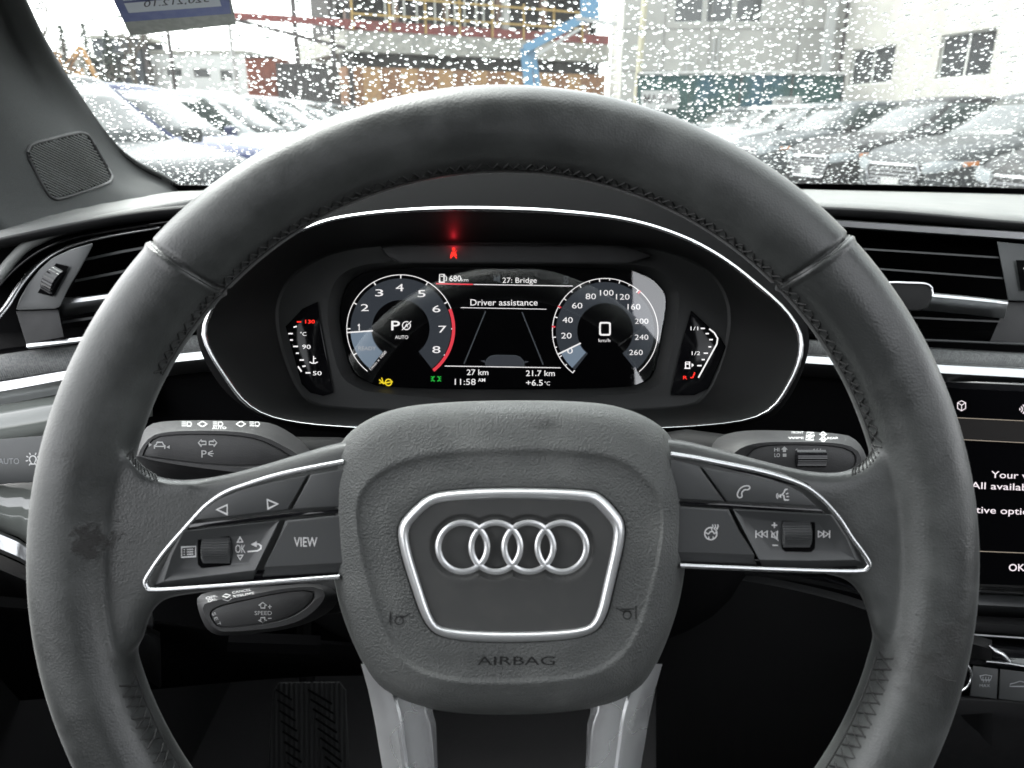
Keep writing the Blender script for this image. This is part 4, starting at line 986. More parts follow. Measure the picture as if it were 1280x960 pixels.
mb = MB(); mb.tube([K(1232,826,.559), K(1262,829,.558), K(1290,834,.558), K(1420,842,.558)], .0012, 8, flat=.6); mb.build('toggle_edge', M['chrome'], cp)
mb = MB(); mb.tube([K(x, y, .556) for x, y in catmull([(1236,806),(1243,812),(1253,817),(1262,826)], 4)], [.0012]*4+[.0022]*9, 8, flat=.6); mb.build('toggle_edge', M['chrome'], cp)
mb = MB()
for q in ([(1216,832),(1248,836),(1246,874),(1212,870)], [(1250,836),(1300,842),(1300,880),(1248,874)], [(1302,842),(1360,848),(1360,888),(1302,880)]):
    mb2 = MB(); plate(mb2, q, .560, .575, bev=1.5, nb=2); mb2.build('key', M['button'], cp)
mb = MB(); sheet(mb, [[(1120,868,.577),(1280,880,.572),(1560,900,.57)],[(1100,885,.60),(1280,900,.60),(1560,920,.60)],[(1080,1060,.66),(1280,1070,.66),(1560,1080,.66)]], 3); mb.build('console_front', M['plastic'], cp, smooth=60, solid=.003)
mb = MB()
q = [(1225,845),(1232,843.5),(1240,845),(1238,850),(1227,850)]; stroke(mb, q, 1, .5596, closed=True)
for x in (1229, 1232.5, 1236): stroke(mb, [(x,846),(x-.5,848.5),(x+.5,851),(x,853)], .8, .5595)
text(mb, 'MAX', 1231, 857, 3.6, .5596, w=13, bold=.0)
stroke(mb, [(1262,858),(1263,855),(1269,853.5),(1275,851.5),(1281,853),(1284,856),(1284,858)], 1, .5596, closed=True)
mb.build('key_symbols', M['print_dim'], cp, smooth=0)
kc = (1194, 845); mb = MB(); rs = []
for D, k in ((.575,1),(.552,1),(.5495,.97),(.5490,.92),(.5495,.86),(.553,.84)): rs.append([K(kc[0]+22*k*math.cos(2*math.pi*i/48), kc[1]+22*k*math.sin(2*math.pi*i/48), D) for i in range(48)])
mb.rings(rs, cap1=False); mb.build('rotary_ring', M['chrome'], cp)
mb = MB(); mb.rings([[K(kc[0]+18.6*k*math.cos(2*math.pi*i/48), kc[1]+18.6*k*math.sin(2*math.pi*i/48), D) for i in range(48)] for D, k in ((.575,1),(.5525,1),(.552,.95))]); mb.build('rotary_face', M['gloss'], cp)

# =================================================================== PILLAR with tweeter, windscreen, sticker
YB = 1.035
B0 = at(640, 240, YB); SL = R(29)
U = Vector((0, -math.cos(SL), math.sin(SL))); NRM = Vector((0, math.sin(SL), math.cos(SL)))
def WS(x, u, off=0): return Vector((x, B0.y, B0.z)) + U*u + NRM*off - Vector((0,0,1))*.0*x*x
def ws_px(px, py, off=0):
    d = RC @ Vector(((px-CX)/F, (CY-py)/F, -1)); o = Vector((0, B0.y, B0.z)) + NRM*off
    t = (o-CAM).dot(NRM)/d.dot(NRM); return CAM + d*t
pil = thing('roof_pillar', 'dark grey windscreen pillar with a ribbed speaker grille', 'windscreen pillar', K(90, 200, .8))
edge = [(-16,-90),(30,-1),(62,66),(100,130),(140,186),(172,214),(205,231),(222,241)]
E = [ws_px(x, y, -.012) for x, y in edge]
inn = [(-260,-200,.42),(-200,-60,.47),(-150,20,.52),(-115,100,.56),(-70,190,.585),(-25,260,.60),(30,300,.62),(90,290,.66)]
midp = [(-60,-130,.50),(-20,-10,.60),(10,60,.66),(52,130,.70),(98,196,.73),(130,235,.755),(172,252,.80),(200,262,.84)]
mid2 = [(-130,-150,.44),(-80,-30,.53),(-45,50,.59),(-8,120,.625),(30,200,.65),(62,258,.67),(100,288,.69),(140,283,.73)]
A_, B_, C_ = [K(*p) for p in midp], [K(*p) for p in mid2], [K(*p) for p in inn]
rows = []
for i in range(len(E)):
    e, m1, m2, c = E[i], A_[i], B_[i], C_[i]
    rows.append(catmull([tuple(e + (e-m1).normalized()*-.004 + NRM*.012), tuple(e), tuple(e.lerp(m1, .5) + RC @ Vector((0,0,.004))), tuple(m1), tuple(m2), tuple(c)], 4))
cols = [catmull([rows[i][j] for i in range(len(rows))], 4) for j in range(len(rows[0]))]
mb = MB(); nn_ = len(cols[0]); mb.add([Vector(p) for c in cols for p in c], [(i*nn_+j, i*nn_+j+1, (i+1)*nn_+j+1, (i+1)*nn_+j) for i in range(len(cols)-1) for j in range(nn_-1)])
pm = mb.build('pillar_trim', M['pillar'], pil, smooth=180, solid=.004)
bmp = bmesh.new(); bmp.from_mesh(pm.data); BP = BVHTree.FromBMesh(bmp); PIv = ROOT[pil.name].inverted(); PM = ROOT[pil.name]
def on_pillar(px, py, out=.0):
    d = (RC @ Vector(((px-CX)/F, (CY-py)/F, -1))).normalized()
    o2 = PIv @ CAM; d2 = (PIv.to_3x3() @ d)
    hit = BP.ray_cast(o2, d2)
    if hit[0] is None: return K(px, py, .72)
    return PM @ (hit[0] - d2*out)
g_ = chaikin([(28,183),(98,165),(110,168),(141,220),(137,229),(72,250),(60,244)], 2, k=.15)
mb = MB(); mb.tube([on_pillar(x, y, .0006) for x, y in g_], .0016, 8, closed=True); gr = mb.build('grille_frame', M['plastic'], pil)
gc = (sum(p[0] for p in g_)/len(g_), sum(p[1] for p in g_)/len(g_))
mb = MB(); mb.rings([[on_pillar(gc[0]+(x-gc[0])*k, gc[1]+(y-gc[1])*k, .0015) for x, y in g_] for k in (1,.9,.75,.6,.45,.3,.15)]); mb.build('speaker_grille', M['dark'], pil, smooth=0)
mb = MB()
def inside(p, poly):
    c = False; j = len(poly)-1
    for i in range(len(poly)):
        (xi, yi), (xj, yj) = poly[i], poly[j]
        if (yi > p[1]) != (yj > p[1]) and p[0] < (xj-xi)*(p[1]-yi)/(yj-yi)+xi: c = not c
        j = i
    return c
gi = inset(g_, 2.0); dirx, diry = math.cos(R(26)), math.sin(R(26))
for k in range(-16, 34):
    o_ = (60-diry*k*4.6*-1, 170+dirx*k*4.6*1); run = []
    for s_ in range(-120, 140, 2):
        p = (o_[0]+dirx*s_, o_[1]+diry*s_)
        if inside(p, gi): run.append(p)
        elif run:
            if len(run) > 2: mb.tube([on_pillar(x, y, .0034) for x, y in run[::5]+[run[-1]]], .0006, 6)
            run = []
mb.build('grille_ribs', mat('rib_grey', (.10,.104,.104), .5), gr, smooth=60)
# black glass edge along the pillar foot is part of the windscreen
wsn = thing('windscreen', 'sloping car windscreen wet with rain', 'windscreen', WS(.37, 0), tilt=False)
mb = MB(); P = []
for i in range(2):
    for x, u in ((-.60,-.04),(1.35,-.04),(1.25,.86),(-.48,.86)): P.append(WS(x, u, -.004*(i)))
mb.add(P, [(0,1,2,3),(7,6,5,4),(0,4,5,1),(1,5,6,2),(2,6,7,3),(3,7,4,0)])
GLS = glassy('windscreen_glass', (.96,.985,.97), 1.25, veil=.012)
mb.build('glass', GLS, wsn, smooth=0)
mb = MB(); seg = 60
def frit(px): # visible lower edge of clear glass
    return None
lo = catmull([(150,262),(205,246),(222,240),(300,238),(640,237),(1010,238),(1280,245),(1500,254)], 8); hi_ = catmull([(131,178),(168,209),(200,226),(228,232),(640,229),(1010,230),(1280,236),(1500,243)], 8)
sheet(mb, [[tuple(ws_px(x, y, -.0055)) for x, y in lo], [tuple(ws_px(x, y, -.0055)) for x, y in hi_]], 1, lambda *p: Vector(p)); fr = mb.build('black_border', M['dark'], wsn, smooth=0, solid=.0006)
mb = MB()
for i in range(len(hi_)*6-6):
    t = i/6; k = int(t); f = t-k
    if hi_[k][0] > 232: break
    x = hi_[k][0]*(1-f)+hi_[k+1][0]*f; y = hi_[k][1]*(1-f)+hi_[k+1][1]*f
    for r_, d_ in ((1.0, -1.6), (.7, -3.6)):
        c = (x+.5, y+d_); fill_ = [ws_px(c[0]+r_*math.cos(a), c[1]+r_*math.sin(a), -.0056) for a in (0, 1.05, 2.1, 3.14, 4.19, 5.24)]
        n_ = len(mb.v); mb.v += fill_; mb.cap(list(range(n_, n_+6)))
mb.build('border_dots', M['dark'], fr, smooth=0)
# sticker on the inside of the glass
stk = thing('windscreen_sticker', 'blue and white service sticker seen from behind, stuck to the top of the windscreen', 'sticker', ws_px(220, 10, -.006), tilt=False)
def wq(mb, pts, off):
    n = len(mb.v); mb.v += [ws_px(x, y, off) for x, y in pts]; mb.cap(list(range(n, n+len(pts)))); return mb
Sb = mat('sticker_blue', (.16,.19,.40), .6, noise=(120, (.19,.22,.42), 3, .4, .6)); Sg = mat('sticker_backing', (.42,.43,.41), .7, noise=(150, (.35,.36,.34), 4, .4, .6)); Sw = mat('sticker_white', (.62,.66,.72), .7)
mb = wq(MB(), [(118,-50),(276,-60),(295.5,30),(163,44)], -.0058); mb.build('backing', Sg, stk, smooth=0, solid=.0003)
mb = wq(MB(), [(118,-50),(276,-60),(289,17),(156,27.5)], -.0066); mb.build('printed_field', Sb, stk, smooth=0, solid=.0003)
mb = wq(MB(), [(155,4),(272,-6),(277,7.5),(161,16)], -.0072); mb.build('date_box', Sw, stk, smooth=0, solid=.0002)
mb = wq(MB(), [(143,-36),(262,-46),(271,-9),(154,1)], -.0072); mb.build('date_box', Sw, stk, smooth=0, solid=.0002)
mb = MB(); me, x0, x1, y0, y1 = tmesh('320,212.10', .0)
def fn(c):
    u = 1-(c.x-x0)/(x1-x0); return ws_px(179+u*82+ (c.y-y0)*2, 10.2-u*6.6-(c.y-y0)/(y1-y0)*9.0, -.0075)
mb.mesh(me, fn); mb.build('handwritten_date', mat('ink', (.03,.03,.05), .6), stk, smooth=0)

# rain on the glass
rn = random.Random(11); mb = MB(); V_ = []; Fc = []
def drop(x, u, rx, ru, h, rot):
    n0 = len(V_); S = 11; prof = ((1.0, 0), (.92, .38), (.72, .72), (.38, .95))
    ws_ = [1+rn.uniform(-.13, .13) for _ in range(4)]; ph = rn.uniform(0, 6.28)
    ca, sa = math.cos(rot), math.sin(rot)
    wob = [1+.10*math.sin(2*(2*math.pi*k/S)+ph)+.06*math.sin(3*(2*math.pi*k/S)+2*ph) for k in range(S)]
    for f, z in prof:
        for k in range(S):
            a = 2*math.pi*k/S; dx = rx*f*wob[k]*math.cos(a); du = ru*f*wob[k]*math.sin(a)
            V_.append(WS(x+dx*ca-du*sa, u+dx*sa+du*ca, .0003+h*z))
    V_.append(WS(x, u, .0003+h)); top = len(V_)-1
    for r_ in range(3):
        for k in range(S):
            l = (k+1) % S; Fc.append((n0+r_*S+k, n0+r_*S+l, n0+(r_+1)*S+l, n0+(r_+1)*S+k))
    for k in range(S): Fc.append((n0+3*S+k, n0+3*S+(k+1) % S, top))
    Fc.append(tuple(n0+k for k in range(S))[::-1])
cell = {}; cnt = 0; CS = .008
for it in range(60000):
    u = rn.uniform(-.01, .52); hw = .50+.0*u
    x = rn.uniform(-.60, .74)
    q = rn.random(); r = .0006+.0009*rn.random() if q < .5 else (.0014+.0009*rn.random() if q < .93 else .0022+.0013*rn.random())
    far = 1.0
    ci = (int(x/CS), int(u/CS)); ok = True
    for a in (-1, 0, 1):
        for b in (-1, 0, 1):
            for (X2, U2, r2) in cell.get((ci[0]+a, ci[1]+b), ()):
                if (X2-x)**2+((U2-u)*.9)**2 < ((r+r2)*1.12)**2: ok = False; break
            if not ok: break
        if not ok: break
    if not ok: continue
    cell.setdefault(ci, []).append((x, u, r)); cnt += 1
    el = rn.uniform(.75, 1.3)
    drop(x, u, r*rn.uniform(1.0, 1.3), r*el, r*rn.uniform(.17, .36), rn.uniform(-.5, .5))
    if cnt >= DROPS: break
mb.add(V_, Fc)
WAT = bpy.data.materials.new('rain_water'); WAT.use_nodes = True
nt = WAT.node_tree; nt.nodes.remove(nt.nodes['Principled BSDF']); gl = nt.nodes.new('ShaderNodeBsdfGlass'); gl.inputs['IOR'].default_value = 1.33; gl.inputs['Roughness'].default_value = 0
nt.links.new(gl.outputs[0], nt.nodes['Material Output'].inputs[0])
rd = mb.build('raindrops', WAT, None, smooth=180, recalc=True)
rd['kind'] = 'stuff'; rd['label'] = 'clear raindrops scattered all over the outside of the windscreen'; rd['category'] = 'raindrops'
# wiper resting at the foot of the glass
wp = thing('windscreen_wiper', 'black wiper blade resting along the foot of the windscreen', 'wiper', ws_px(1100, 236, .012), tilt=False)
mb = MB(); pth = [ws_px(x, y, .012) for x, y in catmull([(700,232),(860,231),(1000,231.5),(1150,234),(1290,238)], 6)]
mb.tube(pth, .004, 8, flat=.7); mb.build('blade', M['dark'], wp)
mb = MB(); mb.tube([ws_px(960,236,.02), ws_px(1150,240,.02), ws_px(1330,246,.01)], .006, 8, flat=.6); mb.build('arm', M['plastic2'], wp)

# =================================================================== CABIN round the driver
cab = thing('car_cabin', 'dark interior shell of the car with floor, door and roof around the driver', 'car cabin', Vector((.37, .2, .35)), tilt=False)
mb = MB(); mb.box((.37,-.3,.33), (.92,1.6,.02)); mb.build('floor_carpet', M['carpet'], cab, smooth=0)
mb = MB(); mb.box((.37,1.12,.66), (.92,.02,.34)); mb.build('bulkhead', M['dark'], cab, smooth=0)
mb = MB()
for sx, X in ((-1, -.50), (1, 1.26)):
    mb = MB(); mb.box((X,-.15,.66), (.025,1.25,.33)); mb.box((X-sx*-.0,-.15,1.0), (.035,1.25,.02)); mb.build('door_trim', M['plastic2'], cab, smooth=0)
mb = MB()
for X in (-.50, 1.26):
    mb.bar((X,-.50,1.0), (X*.93+.02,-.62,1.58), .05, .14); mb.bar((X,-1.55,1.0), (X*.9,-1.35,1.58), .05, .3)

for X in (-.50, 1.26): mb.box((X*.96,-1.08,1.30), (.02,.46,.30))  # added opaque panels over the rear side windows, cutting light from behind
mb.box((.37,-1.66,1.35),(.7,.03,.25))  # added panel closing the rear window against the light
mb.build('pillars_and_light_blocks', M['pillar'], cab, smooth=0)
# unseen roof; its opening is slanted to place the glare on the cluster display
mb = MB()
for b in (((.38,.16,1.60),(.78,.10,.02)), ((.38,-1.40,1.60),(.78,.25,.02)), ((1.06,-.55,1.60),(.14,.60,.02))): mb.box(*b)
q_ = [(-.44,.06),(.17,.06),(.247,-.43),(.335,-.98),(.335,-1.15),(-.44,-1.15)]; mb.rings([[Vector((x,y,1.58)) for x, y in q_], [Vector((x,y,1.62)) for x, y in q_]], cap0=True); mb.build('headliner', mat('headliner_cloth', (.06,.06,.06), .9), cab, smooth=0)
mb = MB(); mb.box((.37,-1.62,.70), (.78,.03,.38)); mb.box((.37,-1.30,1.08), (.70,.06,.22)); mb.box((.37,-1.7,1.5), (.7,.03,.12)); mb.build('rear_closure', M['dark'], cab, smooth=0)  # unseen rear bench and panels, added to keep light from behind out
mb = MB(); mb.box((.42,.50,.50), (.11,.20,.16)); mb.box((.42,-.05,.58), (.11,.35,.14)); mb.build('centre_console', M['dark'], cab, smooth=0)
def seat(x, name_lbl):
    s = thing('front_seat', name_lbl, 'seat', Vector((x, -.35, .35)), tilt=False, group='front seats')
    fab = M['pillar']
    mb = MB()
    def rb(c, h, b, rx=0):
        q = [(-h[0]+b,-h[1]),(h[0]-b,-h[1]),(h[0],-h[1]+b),(h[0],h[1]-b),(h[0]-b,h[1]),(-h[0]+b,h[1]),(-h[0],h[1]-b),(-h[0],-h[1]+b)]; rot = Matrix.Rotation(rx, 3, 'X'); rs = []
        for z, k in ((-h[2],.85),(-h[2]*.7,1),(h[2]*.7,1),(h[2],.85)): rs.append([Vector(c)+rot @ Vector((px*k, py*k, z)) for px, py in q])
        mb.rings(rs, cap0=True)
    rb((x,-.22,.60), (.26,.26,.09), .07); mb.build('seat_cushion', fab, s, smooth=50)
    mb = MB(); rb((x,-.58,.92), (.25,.075,.34), .05, R(18)); mb.build('backrest', fab, s, smooth=50)
    mb = MB(); rb((x,-.72,1.36), (.13,.05,.10), .04, R(10)); mb.build('headrest', fab, s, smooth=50)
seat(0, 'dark cloth driver seat facing the steering wheel'); seat(.74, 'dark cloth passenger seat beside the console')
pd = thing('brake_pedal', 'dark ribbed pedal plate low in the footwell', 'pedal', K(385, 905, .80))
mb = MB(); plate(mb, chaikin([(342,853),(432,852),(438,985),(333,985)], 1, k=.08), .80, .81, bev=3, nb=2); pp = mb.build('pedal_plate', mat('rubber', (.008,.009,.009), .8, bump=[('wave', 60, .002)]), pd)
mb = MB(); mb.tube([K(385,870,.81), K(380,800,.86), K(380,700,.90)], .008, 8); mb.build('pedal_arm', M['dark'], pd)
mb = MB()
for k in range(9): mb.tube([K(345+k*2, 862+k*13, .7985), K(365+k*2, 875+k*13, .7985)], .001, 5); mb.tube([K(385+k*3, 862+k*12, .7985), K(415+k*2, 880+k*12, .7985)], .001, 5)
mb.build('pedal_ribs', M['dark'], pp)
# faint red glow of the belt lamp
ld = bpy.data.lights.new('belt_lamp_glow', 'POINT'); ld.energy = .00045; ld.color = (1,.03,.05); ld.shadow_soft_size = .001
lo_ = bpy.data.objects.new('belt_lamp_glow', ld); COL.objects.link(lo_); lo_.location = K(567, 305, DS-.019)
# =================================================================== OUTSIDE: car park
asph = mat('wet_asphalt', (.05,.05,.052), .35, noise=(1.2, (.075,.075,.078), 6, .4, .6), rnoise=(.6, .12, 3), bump=[('noise', 30, .01)])
mb = MB(); mb.add([Vector(p) for p in ((-300,-60,0),(300,-60,0),(300,500,0),(-300,500,0))], [(0,1,2,3)])
gd = mb.build('ground', asph, None, smooth=0); gd['kind'] = 'structure'
mb = MB()
for i in range(14):
    y = 6.4+i*2.6
    mb.box((8.0,y,.003), (2.4,.05,.002)); mb.box((-6.9,y,.003), (2.4,.05,.002))
pm_ = mb.build('parking_marking', mat('road_paint', (.6,.6,.58), .5), None, smooth=0); pm_['kind'] = 'structure'

def paint(name, c, rough=.3, metal=.0):
    return mat(name, c, rough, metal=metal, spec=.10, noise=(300, tuple(min(1, v*1.15+.01) for v in c), 2, .45, .6), bump=[('noise', 90, .0015)])
PA = {k: paint('car_paint_'+k, c) for k, c in {'black':(.008,.008,.009),'grey':(.045,.05,.053),'silver':(.16,.165,.17),'white':(.32,.33,.33),'blue':(.018,.024,.07),'graphite':(.03,.033,.035)}.items()}
WG = mat('windscreen_wet', (.03,.035,.035), .15, spec=.4)
CG = mat('car_glass', (.01,.018,.016), .1, spec=.15); TY = mat('tyre_rubber', (.015,.015,.015), .8); AL = mat('alloy_rim', (.5,.5,.52), .3, metal=.9)
HL = mat('headlight_lens', (.22,.24,.25), .12, coat=.5); OR = mat('orange_marker', (.6,.2,.05), .3); BK = mat('black_trim', (.012,.012,.013), .5); PL = mat('number_plate', (.32,.32,.31), .5)
def car(name, label, loc, rot, body, proto=None, group='cars parked in the rows', hoodh=1.0, L=4.55, W=.91, H=1.56, sedan=False):
    c = thing(name, label, 'car', Vector(loc), tilt=False, group=group, rotz=rot)
    T = ROOT[c.name]; Tp = lambda x, y, z: T @ Vector((x, y, z))
    # stations: x, half width, z hood/belt, z bottom
    st_ = [(0.0,.50,.66,.34),(-.03,.66,.72,.26),(-.10,.78,.80,.22),(-.25,.86,.87,.21),(-.5,.90,.92,.2),(-.9,W,.98,.2),(-1.25,W,1.03,.2),(-1.6,W,1.05,.2),(-2.3,W+.005,1.06,.2),(-3.2,W+.01,1.08,.2),(-3.9,W,1.09,.22),(-4.3,.88,1.06,.26),(-L+.08,.80,.98,.32),(-L,.68,.85,.38)]
    if sedan: st_ = [(x, w, z-.10 if z > .8 else z-.05, b) for x, w, z, b in st_]
    rs = []
    for x, w, zh, zb in st_:
        h = zh-zb
        half = [(0,zh+.035),(.35*w,zh+.035),(.62*w,zh+.03),(.80*w,zh+.012),(.90*w,zh-.02),(.965*w,zh-.07),(.985*w,zh-.16),(1.0*w,zb+.62*h*.8),(.995*w,zb+.30*h),(.97*w,zb+.08*h),(.90*w,zb),(0,zb)]
        if x > -1.2 and x < -.05: half[2] = (.62*w, zh+.045)
        ring = [Tp(x, y, z) for y, z in half] + [Tp(x, -y, z) for y, z in half[-2:0:-1]]
        rs.append(ring)
    mb = MB(); mb.rings(rs, cap0=True, cap1=True); bd = mb.build('body', body, c, smooth=45)
    # greenhouse
    zb = 1.02-(.10 if sedan else 0); zr = H-(.1 if sedan else 0)
    def lvl(t):
        z_ = zb+(zr-zb)*t; t = max(0.0, t)
        xf = -1.12-(.92)*t**.92; xr = -L+.22+(.42 if not sedan else .9)*t; w = W-.05-(.20)*t**1.2; return xf, xr, w, z_
    ne = 4.2
    def G(t, kind, g, off=0):
        xf, xr, w, z = lvl(t); cx_, rx = (xf+xr)/2, (xf-xr)/2
        if kind == 'f': y = g*w; x = cx_+rx*(1-abs(g)**ne)**(1/ne)+off; z2 = z+off*.4
        elif kind == 'r': y = g*w; x = cx_-rx*(1-abs(g)**ne)**(1/ne)-off; z2 = z+off*.3
        else: x = cx_+g*rx; y = (w*(1-abs(g)**ne)**(1/ne)+off)*(1 if kind == 'l' else -1); z2 = z
        return Tp(x, y, z2)
    def outline(t, k=1, zo=0):
        xf, xr, w, z = lvl(t); cx_, rx = (xf+xr)/2, (xf-xr)/2; o = []
        for i in range(56):
            a = 2*math.pi*i/56; ca, sa = math.cos(a), math.sin(a)
            o.append(Tp(cx_+rx*k*math.copysign(abs(ca)**(2/ne), ca), w*k*math.copysign(abs(sa)**(2/ne), sa), z+zo))
        return o
    mb = MB(); mb.rings([outline(t) for t in (-.1,0,.25,.5,.75,.92,1)]+[outline(1,.96,.022),outline(1,.85,.045),outline(1,.5,.065)]); mb.build('roof', body, c, smooth=50)
    def patch(name, kind, g0, g1, t0, t1, n=10, par=None, m=None):
        mb = MB(); P = [G(t0+(t1-t0)*j/4, kind, g0+(g1-g0)*i/n, .008) for j in range(5) for i in range(n+1)]
        mb.add(P, [(j*(n+1)+i, j*(n+1)+i+1, (j+1)*(n+1)+i+1, (j+1)*(n+1)+i) for j in range(4) for i in range(n)])
        return mb.build(name, m or CG, par or c, smooth=60, solid=.004)
    patch('windscreen', 'f', -.90, .90, .03, .93, m=WG); patch('rear_window', 'r', -.82, .82, .25, .9)
    for s_ in ('l', 'r_'):
        k = 'l' if s_ == 'l' else 's'
        for g0, g1 in ((.84,.12),(.08,-.52),(-.56,-.86)): patch('side_window', k, g0, g1, .10, .90, 5)
    # wheels
    for x in (-.88, -L+.92):
        for s_ in (-1, 1):
            mb = MB(); rs = []
            for y, r_ in ((.66,.30),(.67,.345),(.88,.345),(.905,.33),(.915,.24)): rs.append([Tp(x+r_*math.cos(2*math.pi*i/28), s_*y, .345+r_*math.sin(2*math.pi*i/28)) for i in range(28)])
            mb.rings(rs, cap0=True); w_ = mb.build('wheel', TY, c)
            mb = MB()
            for i in range(5):
                a = 2*math.pi*i/5; mb.bar(Tp(x, s_*.922, .345), Tp(x+.22*math.cos(a), s_*.922, .345+.22*math.sin(a)), .05, .02)
            mb.tube([Tp(x+.225*math.cos(2*math.pi*i/24), s_*.915, .345+.225*math.sin(2*math.pi*i/24)) for i in range(24)], .02, 6, closed=True); mb.build('rim', AL, w_)
            mb = MB(); mb.tube([Tp(x+.40*math.cos(a), s_*(W-.005), .37+.40*math.sin(a)) for a in [math.pi*(i/16*1.16-.08) for i in range(17)]], .035, 6, flat=1); mb.build('wheel_arch', BK, c)
    # front
    def front(x, y): # point on the nose plan at half width fraction
        return x
    plan = [(0.02,0),(.02,.3),(.012,.5),(-.02,.66),(-.09,.78),(-.24,.865),(-.42,.905),(-.55,.915)]
    for s_ in (-1, 1):
        mb = MB(); q = catmull([(p[0]+.012, p[1]*s_*1.0) for p in plan[2:7]], 4); rs = []; n_ = len(q)
        for i, (x, y) in enumerate(q):
            f = i/(n_-1); z0 = .665+.09*f; hh = .055*(.6+math.sin(math.pi*(.25+.7*f)))*(1-.5*f)
            rs.append([Tp(x, y, z0+hh), Tp(x+.012, y+.012*s_*f, z0), Tp(x, y, z0-hh*.8), Tp(x-.04, y-.03*s_, z0)])
        mb.rings(rs, cap0=True); h_ = mb.build('headlight', HL, c, smooth=50)
        mb = MB(); k = n_-5; (xa, ya), (xb, yb) = q[k], q[-1]
        mb.bar(Tp(xa+.012, ya+.014*s_, .735), Tp(xb+.006, yb+.014*s_, .752), .012, .045); mb.build('turn_signal', OR, h_, smooth=0)
        mb = MB(); mm = Tp(-1.45, s_*(W+.10), 1.09); mb.rings([[Tp(-1.45+dx*k, s_*(W+.10)+dy*k, 1.09-(.1 if sedan else 0)+dz) for dx, dy in ((-.05,-.10),(.06,-.10),(.07,0),(.05,.10),(-.05,.10))] for dz, k in ((-.07,.8),(-.04,1),(.05,1),(.08,.7))], cap0=True); mb.build('wing_mirror', body if rot != 99 else BK, c, smooth=50)
    mb = MB(); mb.rings([[Tp(.035, y, z) for y, z in ((-.42,.70),(.42,.70),(.48,.60),(.36,.38),(-.36,.38),(-.48,.60))], [Tp(.0, y, z) for y, z in ((-.44,.72),(.44,.72),(.5,.60),(.38,.36),(-.38,.36),(-.5,.60))]], cap0=True); g_ = mb.build('grille', BK, c, smooth=0)
    mb = MB()
    for z in (.43,.48,.53,.58,.63): mb.bar(Tp(.04,-.40,z), Tp(.04,.40,z), .012, .014)
    mb.tube([Tp(.045, y, z) for y, z in ((-.42,.70),(.42,.70),(.48,.60),(.36,.38),(-.36,.38),(-.48,.60))], .012, 6, closed=True); mb.build('grille_bars', AL, g_, smooth=0)
    mb = MB(); mb.bar(Tp(.055,-.16,.47), Tp(.055,.16,.47), .015, .13); mb.build('number_plate', PL, c, smooth=0)
    return c
RX, LX = 4.7, -2.8
rights = [('black','nearest black car on the right of the aisle, its bonnet behind the dash edge',7.9,-.5),('graphite','dark graphite car, second in the row on the right',10.5,-.35),('black','black car, third in the right row, with its orange marker showing',13.1,-.2),('grey','grey car, fourth in the right row, below the dark corner window',16.2,0),
    ('silver','silver car, fifth in the right row in front of the green fence',18.8,0),('white','white car, sixth in the right row in front of the green fence',21.4,.1),('grey','small grey car farthest down the right row beside the fence sign',24.0,.2)]
for i, (p, lb, y, dx) in enumerate(rights):
    car('parked_car', lb, (RX-dx, y, 0), R(180+16), PA[p], group='cars parked in the right row')
lefts = [('graphite','nearest dark car of the left row, wet bonnet and orange marker beside the pillar',7.1,.1),('blue','blue car, second in the left row just beyond the nearest dark one',10.2,.1),('white','white car, third in the left row beyond the blue one',13.0,.2),('silver','silver car, fourth in the left row, below the rusty container',15.8,.2),
    ('white','white car, fifth of the left row below the dark container',18.6,.1),('grey','grey car, sixth of the left row just before the farthest black car',21.6,0),('black','farthest black car of the left row below the red beam',24.6,0)]
for i, (p, lb, y, dx) in enumerate(lefts):
    car('parked_car', lb, (LX+dx, y, 0), R(-30 if i == 0 else -9), PA[p], H=1.64, group='cars parked in the left row')
for i, (p, lb, x, y) in enumerate([('grey','grey car far back on the left, in front of the low dark building',-13.5,25),('white','white car parked far back on the left',-17,27),('graphite','dark car parked far back on the left below the lamp post',-10.4,29)]):
    car('parked_car', lb, (x, y, 0), R(-8), PA[p], group='cars parked far back on the left')

# ---- buildings
def wallgrid(mb, org, ux, L, H, thick, holes, z0=0):
    """a wall of length L along ux with rectangular holes (s0, s1, z0, z1)"""
    ux = Vector(ux).normalized(); nx = Vector((-ux.y, ux.x, 0))
    xs = sorted({0, L, *[h[0] for h in holes], *[h[1] for h in holes]}); zs = sorted({z0, H, *[h[2] for h in holes], *[h[3] for h in holes]})
    rot = Matrix((ux, nx, Vector((0,0,1)))).transposed()
    for a, b in zip(xs, xs[1:]):
        for c, d in zip(zs, zs[1:]):
            mx, mz = (a+b)/2, (c+d)/2
            if any(h[0] < mx < h[1] and h[2] < mz < h[3] for h in holes): continue
            mb.box(Vector(org)+ux*mx+nx*(-thick/2)+Vector((0,0,mz)), ((b-a)/2, thick/2, (d-c)/2), rot)
    return ux, nx, rot
cream = mat('cream_render', (.36,.35,.32), .85, noise=(.8, (.31,.30,.275), 6, .4, .65), bump=[('noise', 20, .01)]); beige = mat('grey_beige_panel', (.44,.43,.40), .8, noise=(.5, (.39,.38,.355), 5, .4, .6))
brick = mat('raw_brick', (.28,.13,.06), .85, noise=(6, (.20,.10,.05), 5, .4, .6)); conc = mat('concrete', (.36,.35,.31), .85, noise=(3, (.27,.265,.24), 6, .4, .6)); WIN = mat('dark_window', (.03,.032,.035), .1, coat=.3)
FR = mat('window_frame', (.55,.55,.52), .5); redst = mat('red_primer_steel', (.15,.03,.028), .6, noise=(4, (.20,.03,.025), 4, .4, .6)); yel = mat('yellow_rail', (.45,.30,.09), .5); dkst = mat('dark_steel', (.05,.04,.04), .6); wood = mat('timber', (.42,.27,.13), .8)
